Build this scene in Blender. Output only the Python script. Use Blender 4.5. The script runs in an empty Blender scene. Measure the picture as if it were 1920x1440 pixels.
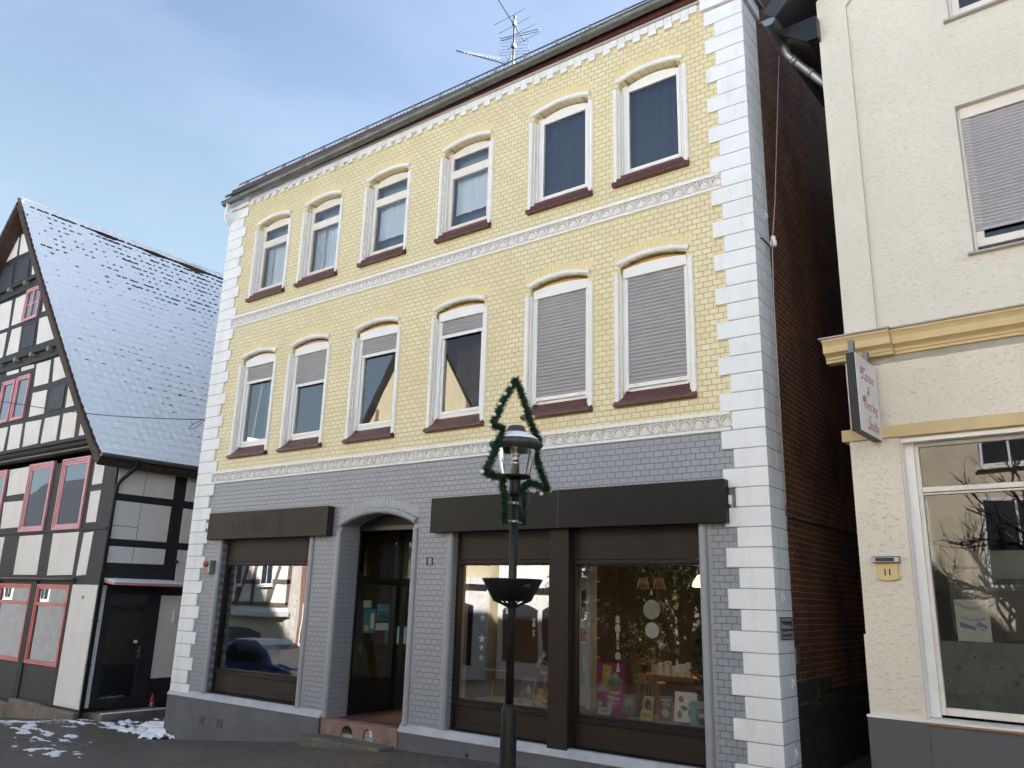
import bpy, bmesh, math, random
from math import sin, cos, pi, radians, sqrt, atan2
from mathutils import Vector, Matrix, noise
from mathutils.geometry import tessellate_polygon
random.seed(7)
S = bpy.context.scene
COL = S.collection
EYE = 2.65            # camera height over the zero level (pavement at the left house corner)
# ------------------------------------------------------------------ camera
cam_data = bpy.data.cameras.new("camera")
cam = bpy.data.objects.new("camera", cam_data); COL.objects.link(cam)
yaw, pitch, roll = 0.640301408, 0.264067633, -0.0279173302
Rz = Matrix.Rotation(yaw, 3, 'Z'); Rx = Matrix.Rotation(pitch, 3, 'X'); Ry = Matrix.Rotation(roll, 3, 'Y')
R = Rz @ Rx @ Ry
right, fwd, up = R.col[0], R.col[1], R.col[2]
M = Matrix((( right[0], up[0], -fwd[0], 0.0), (right[1], up[1], -fwd[1], -9.2), (right[2], up[2], -fwd[2], EYE), (0, 0, 0, 1)))
cam.matrix_world = M
cam_data.sensor_width = 36.0
cam_data.lens = 1503.0 / 1920 * 36
cam_data.clip_end = 2000; cam_data.clip_start = 0.05
S.camera = cam
# ------------------------------------------------------------------ world and sun
SUN_EL, SUN_AZ = radians(29.5), radians(33)       # azimuth measured from +Y towards +X
W = bpy.data.worlds.new("World"); S.world = W; W.use_nodes = True
nt = W.node_tree; nt.nodes.clear()
out = nt.nodes.new('ShaderNodeOutputWorld'); bg = nt.nodes.new('ShaderNodeBackground')
sky = nt.nodes.new('ShaderNodeTexSky'); sky.sky_type = 'NISHITA'; sky.sun_disc = False
sky.sun_elevation = SUN_EL; sky.sun_rotation = SUN_AZ
sky.air_density = 1.0; sky.dust_density = 1.0; sky.ozone_density = 1.6; sky.altitude = 100
tc = nt.nodes.new('ShaderNodeTexCoord')
mp = nt.nodes.new('ShaderNodeMapping'); mp.inputs['Scale'].default_value = (1.0, 1.6, 3.2); mp.inputs['Rotation'].default_value = (0.2, 0.3, 0.5)
nz = nt.nodes.new('ShaderNodeTexNoise'); nz.inputs['Scale'].default_value = 1.7; nz.inputs['Detail'].default_value = 6; nz.inputs['Roughness'].default_value = 0.55; nz.inputs['Distortion'].default_value = 0.6
cr = nt.nodes.new('ShaderNodeMapRange'); cr.inputs['From Min'].default_value = 0.45; cr.inputs['From Max'].default_value = 0.85; cr.inputs['To Max'].default_value = 0.06
mx = nt.nodes.new('ShaderNodeMix'); mx.data_type = 'RGBA'; mx.inputs['B'].default_value = (6.2, 6.8, 7.4, 1)
L = nt.links.new
L(tc.outputs['Generated'], mp.inputs['Vector']); L(mp.outputs[0], nz.inputs['Vector']); L(nz.outputs['Fac'], cr.inputs['Value'])
hsv = nt.nodes.new('ShaderNodeHueSaturation'); hsv.inputs['Saturation'].default_value = 0.84; hsv.inputs['Value'].default_value = 0.59
# pale winter haze low in the sky
sx = nt.nodes.new('ShaderNodeSeparateXYZ'); hz = nt.nodes.new('ShaderNodeMapRange'); hm = nt.nodes.new('ShaderNodeMix'); hm.data_type = 'RGBA'
hz.inputs['From Min'].default_value = 0.30; hz.inputs['From Max'].default_value = 0.60; hz.inputs['To Min'].default_value = 0.75; hz.inputs['To Max'].default_value = 0.0
hm.inputs['B'].default_value = (1.12, 1.50, 1.72, 1)
L(tc.outputs['Generated'], sx.inputs[0]); L(sx.outputs[2], hz.inputs['Value']); L(hz.outputs[0], hm.inputs['Factor'])
L(sky.outputs[0], hsv.inputs['Color']); L(hsv.outputs[0], hm.inputs['A']); L(cr.outputs[0], mx.inputs['Factor']); L(hm.outputs['Result'], mx.inputs['A']); L(mx.outputs['Result'], bg.inputs['Color'])
bg.inputs['Strength'].default_value = 0.095
L(bg.outputs[0], out.inputs['Surface'])
sd = bpy.data.lights.new("sun", 'SUN'); sd.energy = 5.0; sd.angle = radians(0.53); sd.color = (1.0, 0.955, 0.89)
sun = bpy.data.objects.new("sun", sd); COL.objects.link(sun)
sun_dir = Vector((sin(SUN_AZ) * cos(SUN_EL), cos(SUN_AZ) * cos(SUN_EL), sin(SUN_EL)))
sun.rotation_euler = sun_dir.to_track_quat('Z', 'Y').to_euler(); sun.location = (20, 30, 40)
S.view_settings.view_transform = 'Standard'; S.view_settings.look = 'None'
S.view_settings.gamma = 1.0; S.view_settings.exposure = 2.4
S.render.engine = 'CYCLES'
S.cycles.max_bounces = 10; S.cycles.diffuse_bounces = 5; S.cycles.glossy_bounces = 4; S.cycles.transparent_max_bounces = 16
S.cycles.caustics_reflective = False; S.cycles.caustics_refractive = False
# ------------------------------------------------------------------ mesh helpers
class MB:
    def __init__(s): s.v = []; s.f = []; s.smooth = set()
    def add(s, vs, fs, smooth=False):
        n = len(s.v); s.v += [tuple(v) for v in vs]
        for f in fs:
            if smooth: s.smooth.add(len(s.f))
            s.f.append(tuple(n + i for i in f))
        return s
    def box(s, x0, x1, y0, y1, z0, z1):
        if x0 > x1: x0, x1 = x1, x0
        if y0 > y1: y0, y1 = y1, y0
        if z0 > z1: z0, z1 = z1, z0
        return s.add([(x0,y0,z0),(x1,y0,z0),(x1,y1,z0),(x0,y1,z0),(x0,y0,z1),(x1,y0,z1),(x1,y1,z1),(x0,y1,z1)],
              [(0,3,2,1),(4,5,6,7),(0,1,5,4),(1,2,6,5),(2,3,7,6),(3,0,4,7)])
    def obox(s, c, ax, ay, az):          # oriented box, centre and half axes
        c, ax, ay, az = Vector(c), Vector(ax), Vector(ay), Vector(az)
        vs = [c + i*ax + j*ay + k*az for k in (-1,1) for (i,j) in ((-1,-1),(1,-1),(1,1),(-1,1))]
        return s.add(vs, [(0,3,2,1),(4,5,6,7),(0,1,5,4),(1,2,6,5),(2,3,7,6),(3,0,4,7)])
    def beam(s, a, b, w, h, upv=(0,0,1)):
        a, b = Vector(a), Vector(b); d = (b-a); l = d.length/2; d.normalize()
        u = Vector(upv); side = d.cross(u)
        if side.length < 1e-4: side = d.cross(Vector((0,1,0)))
        side.normalize(); u = side.cross(d)
        return s.obox((a+b)/2, d*l, side*w/2, u*h/2)
    def prism(s, pts, f0, f1):           # pts 2d, f0/f1 map (a,b)->3d for the two ends
        n = len(pts); A = [f0(*p) for p in pts]; B = [f1(*p) for p in pts]
        fs = [tuple(range(n-1,-1,-1)), tuple(range(n, 2*n))] + [(i,(i+1)%n,n+(i+1)%n,n+i) for i in range(n)]
        return s.add(A+B, fs)
    def xz(s, pts, y0, y1):              # polygon in the x,z plane (counterclockwise seen from -y), y0 nearer
        return s.prism(pts[::-1] if area(pts) < 0 else pts, lambda a,b:(a,y1,b), lambda a,b:(a,y0,b))
    def yz(s, pts, x0, x1):
        return s.prism(pts[::-1] if area(pts) < 0 else pts, lambda a,b:(x0,a,b), lambda a,b:(x1,a,b))
    def tube(s, path, r, n=8, caps=True, smooth=True):
        P = [Vector(p) for p in path]; rr = r if isinstance(r, (list,tuple)) else [r]*len(P)
        base = len(s.v); ref = None
        for i,p in enumerate(P):
            t = (P[min(i+1,len(P)-1)] - P[max(i-1,0)])
            if t.length < 1e-9: t = Vector((0,0,1))
            t.normalize()
            if ref is None:
                ref = Vector((0,0,1)) if abs(t.z) < .9 else Vector((1,0,0))
            a = t.cross(ref)
            if a.length < 1e-5: a = t.cross(Vector((0,1,0)))
            a.normalize(); ref = a.cross(t); b = ref
            for k in range(n):
                an = 2*pi*k/n; q = p + (a*cos(an) + b*sin(an))*rr[i]; s.v.append(tuple(q))
        for i in range(len(P)-1):
            for k in range(n):
                if smooth: s.smooth.add(len(s.f))
                s.f.append((base+i*n+k, base+i*n+(k+1)%n, base+(i+1)*n+(k+1)%n, base+(i+1)*n+k))
        if caps:
            s.f.append(tuple(base+k for k in range(n-1,-1,-1))); s.f.append(tuple(base+(len(P)-1)*n+k for k in range(n)))
        return s
    def lathe(s, prof, c=(0,0,0), n=24, smooth=True, cap=False, a0=0, a1=2*pi):
        base = len(s.v); full = abs(a1-a0-2*pi) < 1e-6; m = n if full else n+1
        for (r,z) in prof:
            for k in range(m):
                an = a0 + (a1-a0)*k/n; s.v.append((c[0]+r*cos(an), c[1]+r*sin(an), c[2]+z))
        for i in range(len(prof)-1):
            for k in range(n):
                if smooth: s.smooth.add(len(s.f))
                k2 = (k+1) % m
                s.f.append((base+i*m+k, base+i*m+k2, base+(i+1)*m+k2, base+(i+1)*m+k))
        if cap:
            s.f.append(tuple(base+k for k in range(m-1,-1,-1))); s.f.append(tuple(base+(len(prof)-1)*m+k for k in range(m)))
        return s
    def ball(s, c, r, n=8, m=5, sc=(1,1,1)):
        base = len(s.v)
        for i in range(m+1):
            th = pi*i/m
            for k in range(n):
                an = 2*pi*k/n; s.v.append((c[0]+r*sc[0]*sin(th)*cos(an), c[1]+r*sc[1]*sin(th)*sin(an), c[2]+r*sc[2]*cos(th)))
        for i in range(m):
            for k in range(n):
                s.smooth.add(len(s.f)); s.f.append((base+i*n+k, base+(i+1)*n+k, base+(i+1)*n+(k+1)%n, base+i*n+(k+1)%n))
        return s
    def plate(s, outer, holes, y0, depth, back=False):   # wall plate in x,z with holes and reveals
        loops = [outer] + holes; flat = [p for l in loops for p in l]
        tris = tessellate_polygon([[Vector((p[0],p[1],0)) for p in l] for l in loops])
        fs = []
        for t in tris:
            a,b,c = (flat[i] for i in t)
            ar = (b[0]-a[0])*(c[1]-a[1]) - (b[1]-a[1])*(c[0]-a[0])
            fs.append(tuple(t) if ar > 0 else tuple(t[::-1]))
        s.add([(p[0],y0,p[1]) for p in flat], fs)
        if back: s.add([(p[0],y0+depth,p[1]) for p in flat], [f[::-1] for f in fs])
        for li,l in enumerate(loops):
            n = len(l); ccw = area(l) > 0
            vs = [(p[0],y0,p[1]) for p in l] + [(p[0],y0+depth,p[1]) for p in l]
            q = []
            for i in range(n):
                j = (i+1) % n; f = (i, n+i, n+j, j)
                flip = ccw if li == 0 else not ccw
                q.append(f if not flip else f[::-1])
            s.add(vs, q)
        return s
def area(p): return sum(p[i][0]*p[(i+1)%len(p)][1]-p[(i+1)%len(p)][0]*p[i][1] for i in range(len(p)))/2
def obj(name, mb, mat, parent=None, bevel=0.0, seg=2, label=None, fix=False):
    me = bpy.data.meshes.new(name); me.from_pydata(mb.v, [], mb.f); me.update()
    if mb.smooth:
        fl = [i in mb.smooth for i in range(len(mb.f))]; me.polygons.foreach_set('use_smooth', fl)
    if fix:
        bm = bmesh.new(); bm.from_mesh(me); bmesh.ops.recalc_face_normals(bm, faces=bm.faces); bm.to_mesh(me); bm.free()
    me.materials.append(mat)
    o = bpy.data.objects.new(name, me); COL.objects.link(o)
    if parent:
        o.parent = parent
        if parent.name in WINV: o.matrix_parent_inverse = WINV[parent.name]
    if bevel:
        b = o.modifiers.new("bevel", 'BEVEL'); b.width = bevel; b.segments = seg; b.limit_method = 'ANGLE'; b.angle_limit = radians(40)
    if label: o['label'] = label
    return o
def tag(o, label, cat, group=None):
    o['label'] = label; o['category'] = cat
    if group: o['group'] = group
    return o
WINV = {}      # things whose parts are modelled in world coordinates
def thing(name, label, cat, loc=(0,0,0), rz=0.0, group=None, local=False):
    o = bpy.data.objects.new(name, None); COL.objects.link(o); o.location = loc; o.rotation_euler = (0,0,rz); o.empty_display_size = .2
    if not local: WINV[o.name] = (Matrix.Translation(Vector(loc)) @ Matrix.Rotation(rz, 4, 'Z')).inverted()
    return tag(o, label, cat, group)
def struct(name, mb, mat, kind='structure'):
    o = obj(name, mb, mat); o['kind'] = kind; return o
def text_mb(body, size, M4, thick=0.002, shear=0.0, align='CENTER', sx=1.0, bold=0.0, spacing=1.0):
    cu = bpy.data.curves.new("lettering", 'FONT'); cu.body = body; cu.size = size; cu.shear = shear; cu.align_x = align; cu.extrude = thick; cu.offset = bold
    cu.resolution_u = 3; cu.space_character = spacing
    o = bpy.data.objects.new("lettering", cu); COL.objects.link(o)
    dg = bpy.context.evaluated_depsgraph_get(); me = o.evaluated_get(dg).to_mesh()
    mb = MB(); mb.add([M4 @ Vector((v.co.x*sx, v.co.y, v.co.z)) for v in me.vertices], [tuple(p.vertices) for p in me.polygons])
    o.evaluated_get(dg).to_mesh_clear(); bpy.data.objects.remove(o); bpy.data.curves.remove(cu)
    return mb
def face_front(x, y, z): return Matrix(((1,0,0,x),(0,0,-1,y),(0,1,0,z),(0,0,0,1)))      # text readable from -y
def face_right(x, y, z): return Matrix(((0,0,1,x),(1,0,0,y),(0,1,0,z),(0,0,0,1)))       # text readable from +x
def nz3(x,y,z=0.0): return noise.noise(Vector((x,y,z)))
def interp(x, P):
    if x <= P[0][0]: return P[0][1]
    for (a,b),(c,d) in zip(P, P[1:]):
        if x <= c: return b + (d-b)*(x-a)/(c-a)
    return P[-1][1]
# ------------------------------------------------------------------ materials
def mat_new(name):
    m = bpy.data.materials.new(name); m.use_nodes = True
    n = m.node_tree.nodes; return m, n, m.node_tree.links.new, n['Principled BSDF']
def setp(b, **k):
    for a,v in k.items():
        a = {'rough':'Roughness','metal':'Metallic','spec':'Specular IOR Level','coat':'Coat Weight','sheen':'Sheen Weight','trans':'Transmission Weight'}.get(a,a)
        b.inputs[a].default_value = v
def paint(name, c, rough=.5, metal=0.0, var=.12, vscale=2.0, bump=.0, bscale=60, streak=0.0, dirt=None, dirt_amt=0.0, spec=.5, stretch=(1,1,1), coat=0.0):
    m,n,l,b = mat_new(name); setp(b, rough=rough, metal=metal, spec=spec, coat=coat)
    tcn = n.new('ShaderNodeTexCoord'); mpn = n.new('ShaderNodeMapping'); mpn.inputs['Scale'].default_value = stretch
    l(tcn.outputs['Object'], mpn.inputs['Vector'])
    t = n.new('ShaderNodeTexNoise'); t.inputs['Scale'].default_value = vscale; t.inputs['Detail'].default_value = 5; t.inputs['Roughness'].default_value = .6
    l(mpn.outputs[0], t.inputs['Vector'])
    mr = n.new('ShaderNodeMapRange'); mr.inputs['From Min'].default_value = .3; mr.inputs['From Max'].default_value = .7
    mr.inputs['To Min'].default_value = 1-var; mr.inputs['To Max'].default_value = 1+var
    l(t.outputs['Fac'], mr.inputs['Value'])
    hs = n.new('ShaderNodeMix'); hs.data_type = 'RGBA'; hs.blend_type = 'MULTIPLY'; hs.inputs['Factor'].default_value = 1
    hs.inputs['A'].default_value = (*c, 1); l(mr.outputs[0], hs.inputs['B'])
    col = hs.outputs['Result']
    if dirt:
        t2 = n.new('ShaderNodeTexNoise'); t2.inputs['Scale'].default_value = vscale*2.3; t2.inputs['Detail'].default_value = 8; t2.inputs['Roughness'].default_value = .7
        mp2 = n.new('ShaderNodeMapping'); mp2.inputs['Scale'].default_value = (1,1,.25) if streak else (1,1,1); mp2.inputs['Location'].default_value = (3,7,1)
        l(tcn.outputs['Object'], mp2.inputs['Vector']); l(mp2.outputs[0], t2.inputs['Vector'])
        m2 = n.new('ShaderNodeMapRange'); m2.inputs['From Min'].default_value = .5; m2.inputs['From Max'].default_value = .75; m2.inputs['To Max'].default_value = dirt_amt
        l(t2.outputs['Fac'], m2.inputs['Value'])
        dm = n.new('ShaderNodeMix'); dm.data_type = 'RGBA'; l(m2.outputs[0], dm.inputs['Factor']); l(col, dm.inputs['A']); dm.inputs['B'].default_value = (*dirt,1); col = dm.outputs['Result']
    l(col, b.inputs['Base Color'])
    if bump:
        t3 = n.new('ShaderNodeTexNoise'); t3.inputs['Scale'].default_value = bscale; t3.inputs['Detail'].default_value = 4
        l(mpn.outputs[0], t3.inputs['Vector'])
        bp = n.new('ShaderNodeBump'); bp.inputs['Strength'].default_value = bump; bp.inputs['Distance'].default_value = .02
        l(t3.outputs['Fac'], bp.inputs['Height']); l(bp.outputs[0], b.inputs['Normal'])
    return m
def brick(name, c1, c2, mortar, bw, bh, axes='xz', msize=.006, rough=.5, off=(0,0), bump=.6, weather=None, wamt=.0, spec=.5, freq=2, offset=.5, vmul=.0, wscale=1.2):
    m,n,l,b = mat_new(name); setp(b, rough=rough, spec=spec)
    tcn = n.new('ShaderNodeTexCoord'); sp = n.new('ShaderNodeSeparateXYZ'); cb = n.new('ShaderNodeCombineXYZ')
    l(tcn.outputs['Object'], sp.inputs[0])
    ix = {'x':0,'y':1,'z':2}
    for k in (0,1):
        ad = n.new('ShaderNodeMath'); ad.operation = 'ADD'; ad.inputs[1].default_value = off[k]
        l(sp.outputs[ix[axes[k]]], ad.inputs[0]); l(ad.outputs[0], cb.inputs[k])
    # a little wobble so that the joints are not ruler-straight
    wn = n.new('ShaderNodeTexNoise'); wn.inputs['Scale'].default_value = 3.0; wn.inputs['Detail'].default_value = 3
    wv = n.new('ShaderNodeVectorMath'); wv.operation = 'SCALE'; wv.inputs['Scale'].default_value = .012
    ws = n.new('ShaderNodeVectorMath'); ws.operation = 'SUBTRACT'; ws.inputs[1].default_value = (.5,.5,.5)
    wa = n.new('ShaderNodeVectorMath'); wa.operation = 'ADD'
    l(tcn.outputs['Object'], wn.inputs['Vector']); l(wn.outputs['Color'], ws.inputs[0]); l(ws.outputs[0], wv.inputs[0]); l(cb.outputs[0], wa.inputs[0]); l(wv.outputs[0], wa.inputs[1])
    t = n.new('ShaderNodeTexBrick'); t.offset = offset; t.offset_frequency = freq
    t.inputs['Scale'].default_value = 1; t.inputs['Brick Width'].default_value = bw; t.inputs['Row Height'].default_value = bh
    t.inputs['Mortar Size'].default_value = msize; t.inputs['Mortar Smooth'].default_value = .3; t.inputs['Bias'].default_value = 0
    t.inputs['Color1'].default_value = (*c1,1); t.inputs['Color2'].default_value = (*c2,1); t.inputs['Mortar'].default_value = (*mortar,1)
    l(wa.outputs[0], t.inputs['Vector'])
    col = t.outputs['Color']
    if weather:
        t2 = n.new('ShaderNodeTexNoise'); t2.inputs['Scale'].default_value = wscale; t2.inputs['Detail'].default_value = 8; t2.inputs['Roughness'].default_value = .65
        l(tcn.outputs['Object'], t2.inputs['Vector'])
        m2 = n.new('ShaderNodeMapRange'); m2.inputs['From Min'].default_value = .42; m2.inputs['From Max'].default_value = .72; m2.inputs['To Max'].default_value = wamt
        l(t2.outputs['Fac'], m2.inputs['Value'])
        dm = n.new('ShaderNodeMix'); dm.data_type = 'RGBA'; l(m2.outputs[0], dm.inputs['Factor']); l(col, dm.inputs['A']); dm.inputs['B'].default_value = (*weather,1); col = dm.outputs['Result']
    l(col, b.inputs['Base Color'])
    iv = n.new('ShaderNodeMath'); iv.operation = 'SUBTRACT'; iv.inputs[0].default_value = 1; l(t.outputs['Fac'], iv.inputs[1])
    t4 = n.new('ShaderNodeTexNoise'); t4.inputs['Scale'].default_value = 35; t4.inputs['Detail'].default_value = 4; l(tcn.outputs['Object'], t4.inputs['Vector'])
    am = n.new('ShaderNodeMath'); am.operation = 'MULTIPLY_ADD'; am.inputs[1].default_value = .3; l(t4.outputs['Fac'], am.inputs[0]); l(iv.outputs[0], am.inputs[2])
    # each brick sits at a slightly different height
    lum = n.new('ShaderNodeRGBToBW'); l(t.outputs['Color'], lum.inputs[0])
    am2 = n.new('ShaderNodeMath'); am2.operation = 'MULTIPLY_ADD'; am2.inputs[1].default_value = vmul; l(lum.outputs[0], am2.inputs[0]); l(am.outputs[0], am2.inputs[2])
    bp = n.new('ShaderNodeBump'); bp.inputs['Strength'].default_value = bump; bp.inputs['Distance'].default_value = .006
    l(am2.outputs[0], bp.inputs['Height']); l(bp.outputs[0], b.inputs['Normal'])
    return m
def glass(name, tint=(.86,.9,.88), base=.06, mul=1.6, wave=.02, wscale=1.5):
    m,n,l,b = mat_new(name); n.remove(b)
    o = n['Material Output']; mxn = n.new('ShaderNodeMixShader'); tr = n.new('ShaderNodeBsdfTransparent'); gl = n.new('ShaderNodeBsdfGlossy')
    gl.inputs['Roughness'].default_value = .0; gl.inputs['Color'].default_value = (.95,.97,1,1); tr.inputs['Color'].default_value = (*tint,1)
    fr = n.new('ShaderNodeFresnel'); fr.inputs['IOR'].default_value = 1.5
    ma = n.new('ShaderNodeMath'); ma.operation = 'MULTIPLY_ADD'; ma.use_clamp = True; ma.inputs[1].default_value = mul; ma.inputs[2].default_value = base
    tcn = n.new('ShaderNodeTexCoord'); t = n.new('ShaderNodeTexNoise'); t.inputs['Scale'].default_value = wscale; t.inputs['Detail'].default_value = 1
    bp = n.new('ShaderNodeBump'); bp.inputs['Strength'].default_value = wave; bp.inputs['Distance'].default_value = .1
    l(tcn.outputs['Object'], t.inputs['Vector']); l(t.outputs['Fac'], bp.inputs['Height']); l(bp.outputs[0], gl.inputs['Normal'])
    l(fr.outputs[0], ma.inputs[0]); l(ma.outputs[0], mxn.inputs['Fac']); l(tr.outputs[0], mxn.inputs[1]); l(gl.outputs[0], mxn.inputs[2]); l(mxn.outputs[0], o.inputs['Surface'])
    return m
def emit(name, c, s):
    m,n,l,b = mat_new(name); b.inputs['Base Color'].default_value = (*c,1); b.inputs['Emission Color'].default_value = (*c,1); b.inputs['Emission Strength'].default_value = s; return m
def groove_plaster(name, c, groove, sx, sz, amt, bump, thr=.62, var=.06, axes=None):
    """rubbed render: short horizontal worm grooves"""
    m,n,l,b = mat_new(name); setp(b, rough=.9, spec=.2)
    tcn = n.new('ShaderNodeTexCoord'); mpn = n.new('ShaderNodeMapping'); mpn.inputs['Scale'].default_value = (sx, sx, sz)
    l(tcn.outputs['Object'], mpn.inputs['Vector'])
    t = n.new('ShaderNodeTexNoise'); t.inputs['Scale'].default_value = 1; t.inputs['Detail'].default_value = 2.5; t.inputs['Roughness'].default_value = .6; t.inputs['Distortion'].default_value = .8
    l(mpn.outputs[0], t.inputs['Vector'])
    mr = n.new('ShaderNodeMapRange'); mr.inputs['From Min'].default_value = thr; mr.inputs['From Max'].default_value = thr+.07; l(t.outputs['Fac'], mr.inputs['Value'])
    big = n.new('ShaderNodeTexNoise'); big.inputs['Scale'].default_value = .9; big.inputs['Detail'].default_value = 6; l(tcn.outputs['Object'], big.inputs['Vector'])
    vr = n.new('ShaderNodeMapRange'); vr.inputs['From Min'].default_value = .3; vr.inputs['From Max'].default_value = .7; vr.inputs['To Min'].default_value = 1-var; vr.inputs['To Max'].default_value = 1+var; l(big.outputs['Fac'], vr.inputs['Value'])
    base = n.new('ShaderNodeMix'); base.data_type = 'RGBA'; base.blend_type = 'MULTIPLY'; base.inputs['Factor'].default_value = 1; base.inputs['A'].default_value = (*c,1); l(vr.outputs[0], base.inputs['B'])
    fm = n.new('ShaderNodeMath'); fm.operation = 'MULTIPLY'; fm.inputs[1].default_value = amt; l(mr.outputs[0], fm.inputs[0])
    mixn = n.new('ShaderNodeMix'); mixn.data_type = 'RGBA'; l(fm.outputs[0], mixn.inputs['Factor']); l(base.outputs['Result'], mixn.inputs['A']); mixn.inputs['B'].default_value = (*groove,1)
    l(mixn.outputs['Result'], b.inputs['Base Color'])
    fine = n.new('ShaderNodeTexNoise'); fine.inputs['Scale'].default_value = 90; fine.inputs['Detail'].default_value = 4; l(tcn.outputs['Object'], fine.inputs['Vector'])
    hm = n.new('ShaderNodeMath'); hm.operation = 'MULTIPLY_ADD'; hm.inputs[1].default_value = -1.2; l(mr.outputs[0], hm.inputs[0]); l(fine.outputs['Fac'], hm.inputs[2])
    bp = n.new('ShaderNodeBump'); bp.inputs['Strength'].default_value = bump; bp.inputs['Distance'].default_value = .006; l(hm.outputs[0], bp.inputs['Height']); l(bp.outputs[0], b.inputs['Normal'])
    return m
mt = {}
mt['yellow'] = brick('yellow_painted_brick', (.77,.70,.47), (.72,.64,.40), (.40,.33,.185), .125, .077, rough=.38, off=(0,.0), bump=.8, weather=(.62,.50,.27), wamt=.45, msize=.0050)
mt['yellow_plain'] = paint('yellow_paint', (.74,.63,.36), rough=.4, var=.06, vscale=3, bump=.15)
mt['grey'] = brick('grey_painted_brick', (.30,.322,.365), (.28,.302,.345), (.125,.133,.15), .125, .077, rough=.4, bump=.75, weather=(.25,.26,.285), wamt=.5, msize=.0050)
mt['grey_side'] = brick('grey_painted_brick_reveal', (.30,.315,.345), (.285,.30,.33), (.16,.165,.18), .25, .077, axes='yz', rough=.4, bump=.6, msize=.004)
mt['grey_plain'] = paint('grey_paint', (.31,.325,.355), rough=.35, var=.06, vscale=4, bump=.1)
mt['plinth'] = paint('plinth_grey_paint', (.098,.107,.128), rough=.6, var=.18, vscale=1.6, bump=.5, bscale=9, dirt=(.16,.15,.13), dirt_amt=.5)
mt['plinth_top'] = paint('plinth_ledge_paint', (.42,.44,.48), rough=.5, var=.15, vscale=3, bump=.3, bscale=20, dirt=(.25,.25,.25), dirt_amt=.5)
mt['white'] = paint('white_quoin_paint', (.78,.81,.85), rough=.6, var=.05, vscale=1.5, bump=.32, bscale=10, dirt=(.56,.56,.53), dirt_amt=.55, streak=1)
mt['whiteg'] = paint('white_gloss_paint', (.82,.82,.82), rough=.28, var=.03, vscale=3, dirt=(.62,.62,.6), dirt_amt=.3)
mt['pvc'] = paint('white_window_plastic', (.80,.80,.80), rough=.3, var=.02)
mt['oldwhite'] = paint('old_white_window_paint', (.74,.71,.66), rough=.45, var=.06, dirt=(.55,.5,.44), dirt_amt=.4)
mt['relief'] = paint('relief_paint', (.79,.79,.78), rough=.55, var=.05, vscale=6, bump=.1)
mt['relief_bg'] = paint('relief_ground', (.50,.465,.41), rough=.7, var=.2, vscale=9, bump=.3)
mt['fascia'] = brick('brown_clad_fascia', (.105,.034,.028), (.09,.03,.025), (.02,.01,.01), .125, .6, rough=.5, bump=.5, msize=.006, offset=0)
mt['zinc'] = paint('weathered_zinc', (.17,.18,.175), rough=.5, metal=.55, var=.2, vscale=2.5, dirt=(.10,.10,.09), dirt_amt=.5)
mt['galv'] = paint('galvanised_steel', (.28,.31,.33), rough=.42, metal=.7, var=.2, vscale=6)
mt['steel'] = paint('bright_steel', (.5,.51,.52), rough=.3, metal=1, var=.15, vscale=10)
mt['sill'] = brick('brown_glazed_sill_tile', (.150,.048,.040), (.11,.036,.032), (.022,.012,.012), .15, .060, axes='xz', rough=.35, bump=.6, msize=.008)
mt['shutter'] = paint('grey_shutter_slats', (.345,.345,.36), rough=.45, var=.05)
mt['shutter2'] = paint('mauve_grey_shutter_slats', (.38,.375,.41), rough=.45, var=.06)
mt['foam'] = paint('yellow_mounting_foam', (.52,.30,.07), rough=.9, var=.25, vscale=30, bump=1, bscale=60)
mt['redstone'] = brick('dark_red_brick_side', (.20,.085,.05), (.125,.055,.036), (.30,.24,.18), .19, .077, axes='yz', rough=.9, bump=1.0, spec=.15, weather=(.05,.028,.02), wamt=.7, msize=.007, vmul=2.5)
mt['roof'] = paint('grey_roof_tile', (.07,.06,.055), rough=.7, var=.2, bump=.3)
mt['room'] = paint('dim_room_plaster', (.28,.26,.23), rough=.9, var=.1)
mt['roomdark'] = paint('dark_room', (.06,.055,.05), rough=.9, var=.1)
mt['brown'] = paint('brown_sheet_metal', (.027,.019,.015), rough=.5, var=.10, vscale=1.2, dirt=(.045,.035,.030), dirt_amt=.6, streak=1, spec=.22)
mt['browndark'] = paint('dark_brown_sheet_metal', (.013,.011,.010), rough=.45, var=.10, vscale=1.2, dirt=(.02,.017,.015), dirt_amt=.6, streak=1, spec=.2)
mt['browndk'] = paint('dark_brown_frame', (.015,.011,.0095), rough=.45, var=.1, spec=.25)
mt['ghost'] = paint('faded_lettering', (.040,.031,.026), rough=.5, var=.25, vscale=8, spec=.22)
mt['ghostdk'] = paint('unfaded_patch', (.019,.0135,.011), rough=.5, var=.1, spec=.2)
mt['black'] = paint('black_paint', (.012,.012,.013), rough=.35, var=.1)
mt['blackpole'] = paint('black_pole_paint', (.011,.012,.012), rough=.42, var=.3, vscale=5, dirt=(.03,.032,.034), dirt_amt=.4, spec=.3)
mt['bowl'] = paint('dark_plastic', (.012,.014,.020), rough=.45, var=.2, vscale=4)
mt['anthracite'] = paint('anthracite_panel', (.095,.10,.115), rough=.55, var=.05, vscale=1)
mt['glass'] = glass('window_glass', base=.10, mul=1.8, wave=.012, wscale=1.2)
mt['glassup'] = glass('upper_window_glass', tint=(.88,.93,.97), base=.045, mul=1.4, wave=.01)
mt['shopglass'] = glass('shop_window_glass', tint=(.80,.82,.81), base=.12, mul=1.7, wave=.014, wscale=1.0)
mt['lampglass'] = glass('lamp_glass', tint=(.93,.95,.95), base=.0, mul=.8, wave=0)
mt['dullglass'] = glass('studio_window_glass', tint=(.8,.83,.82), base=.03, mul=1.1, wave=.012)
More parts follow.
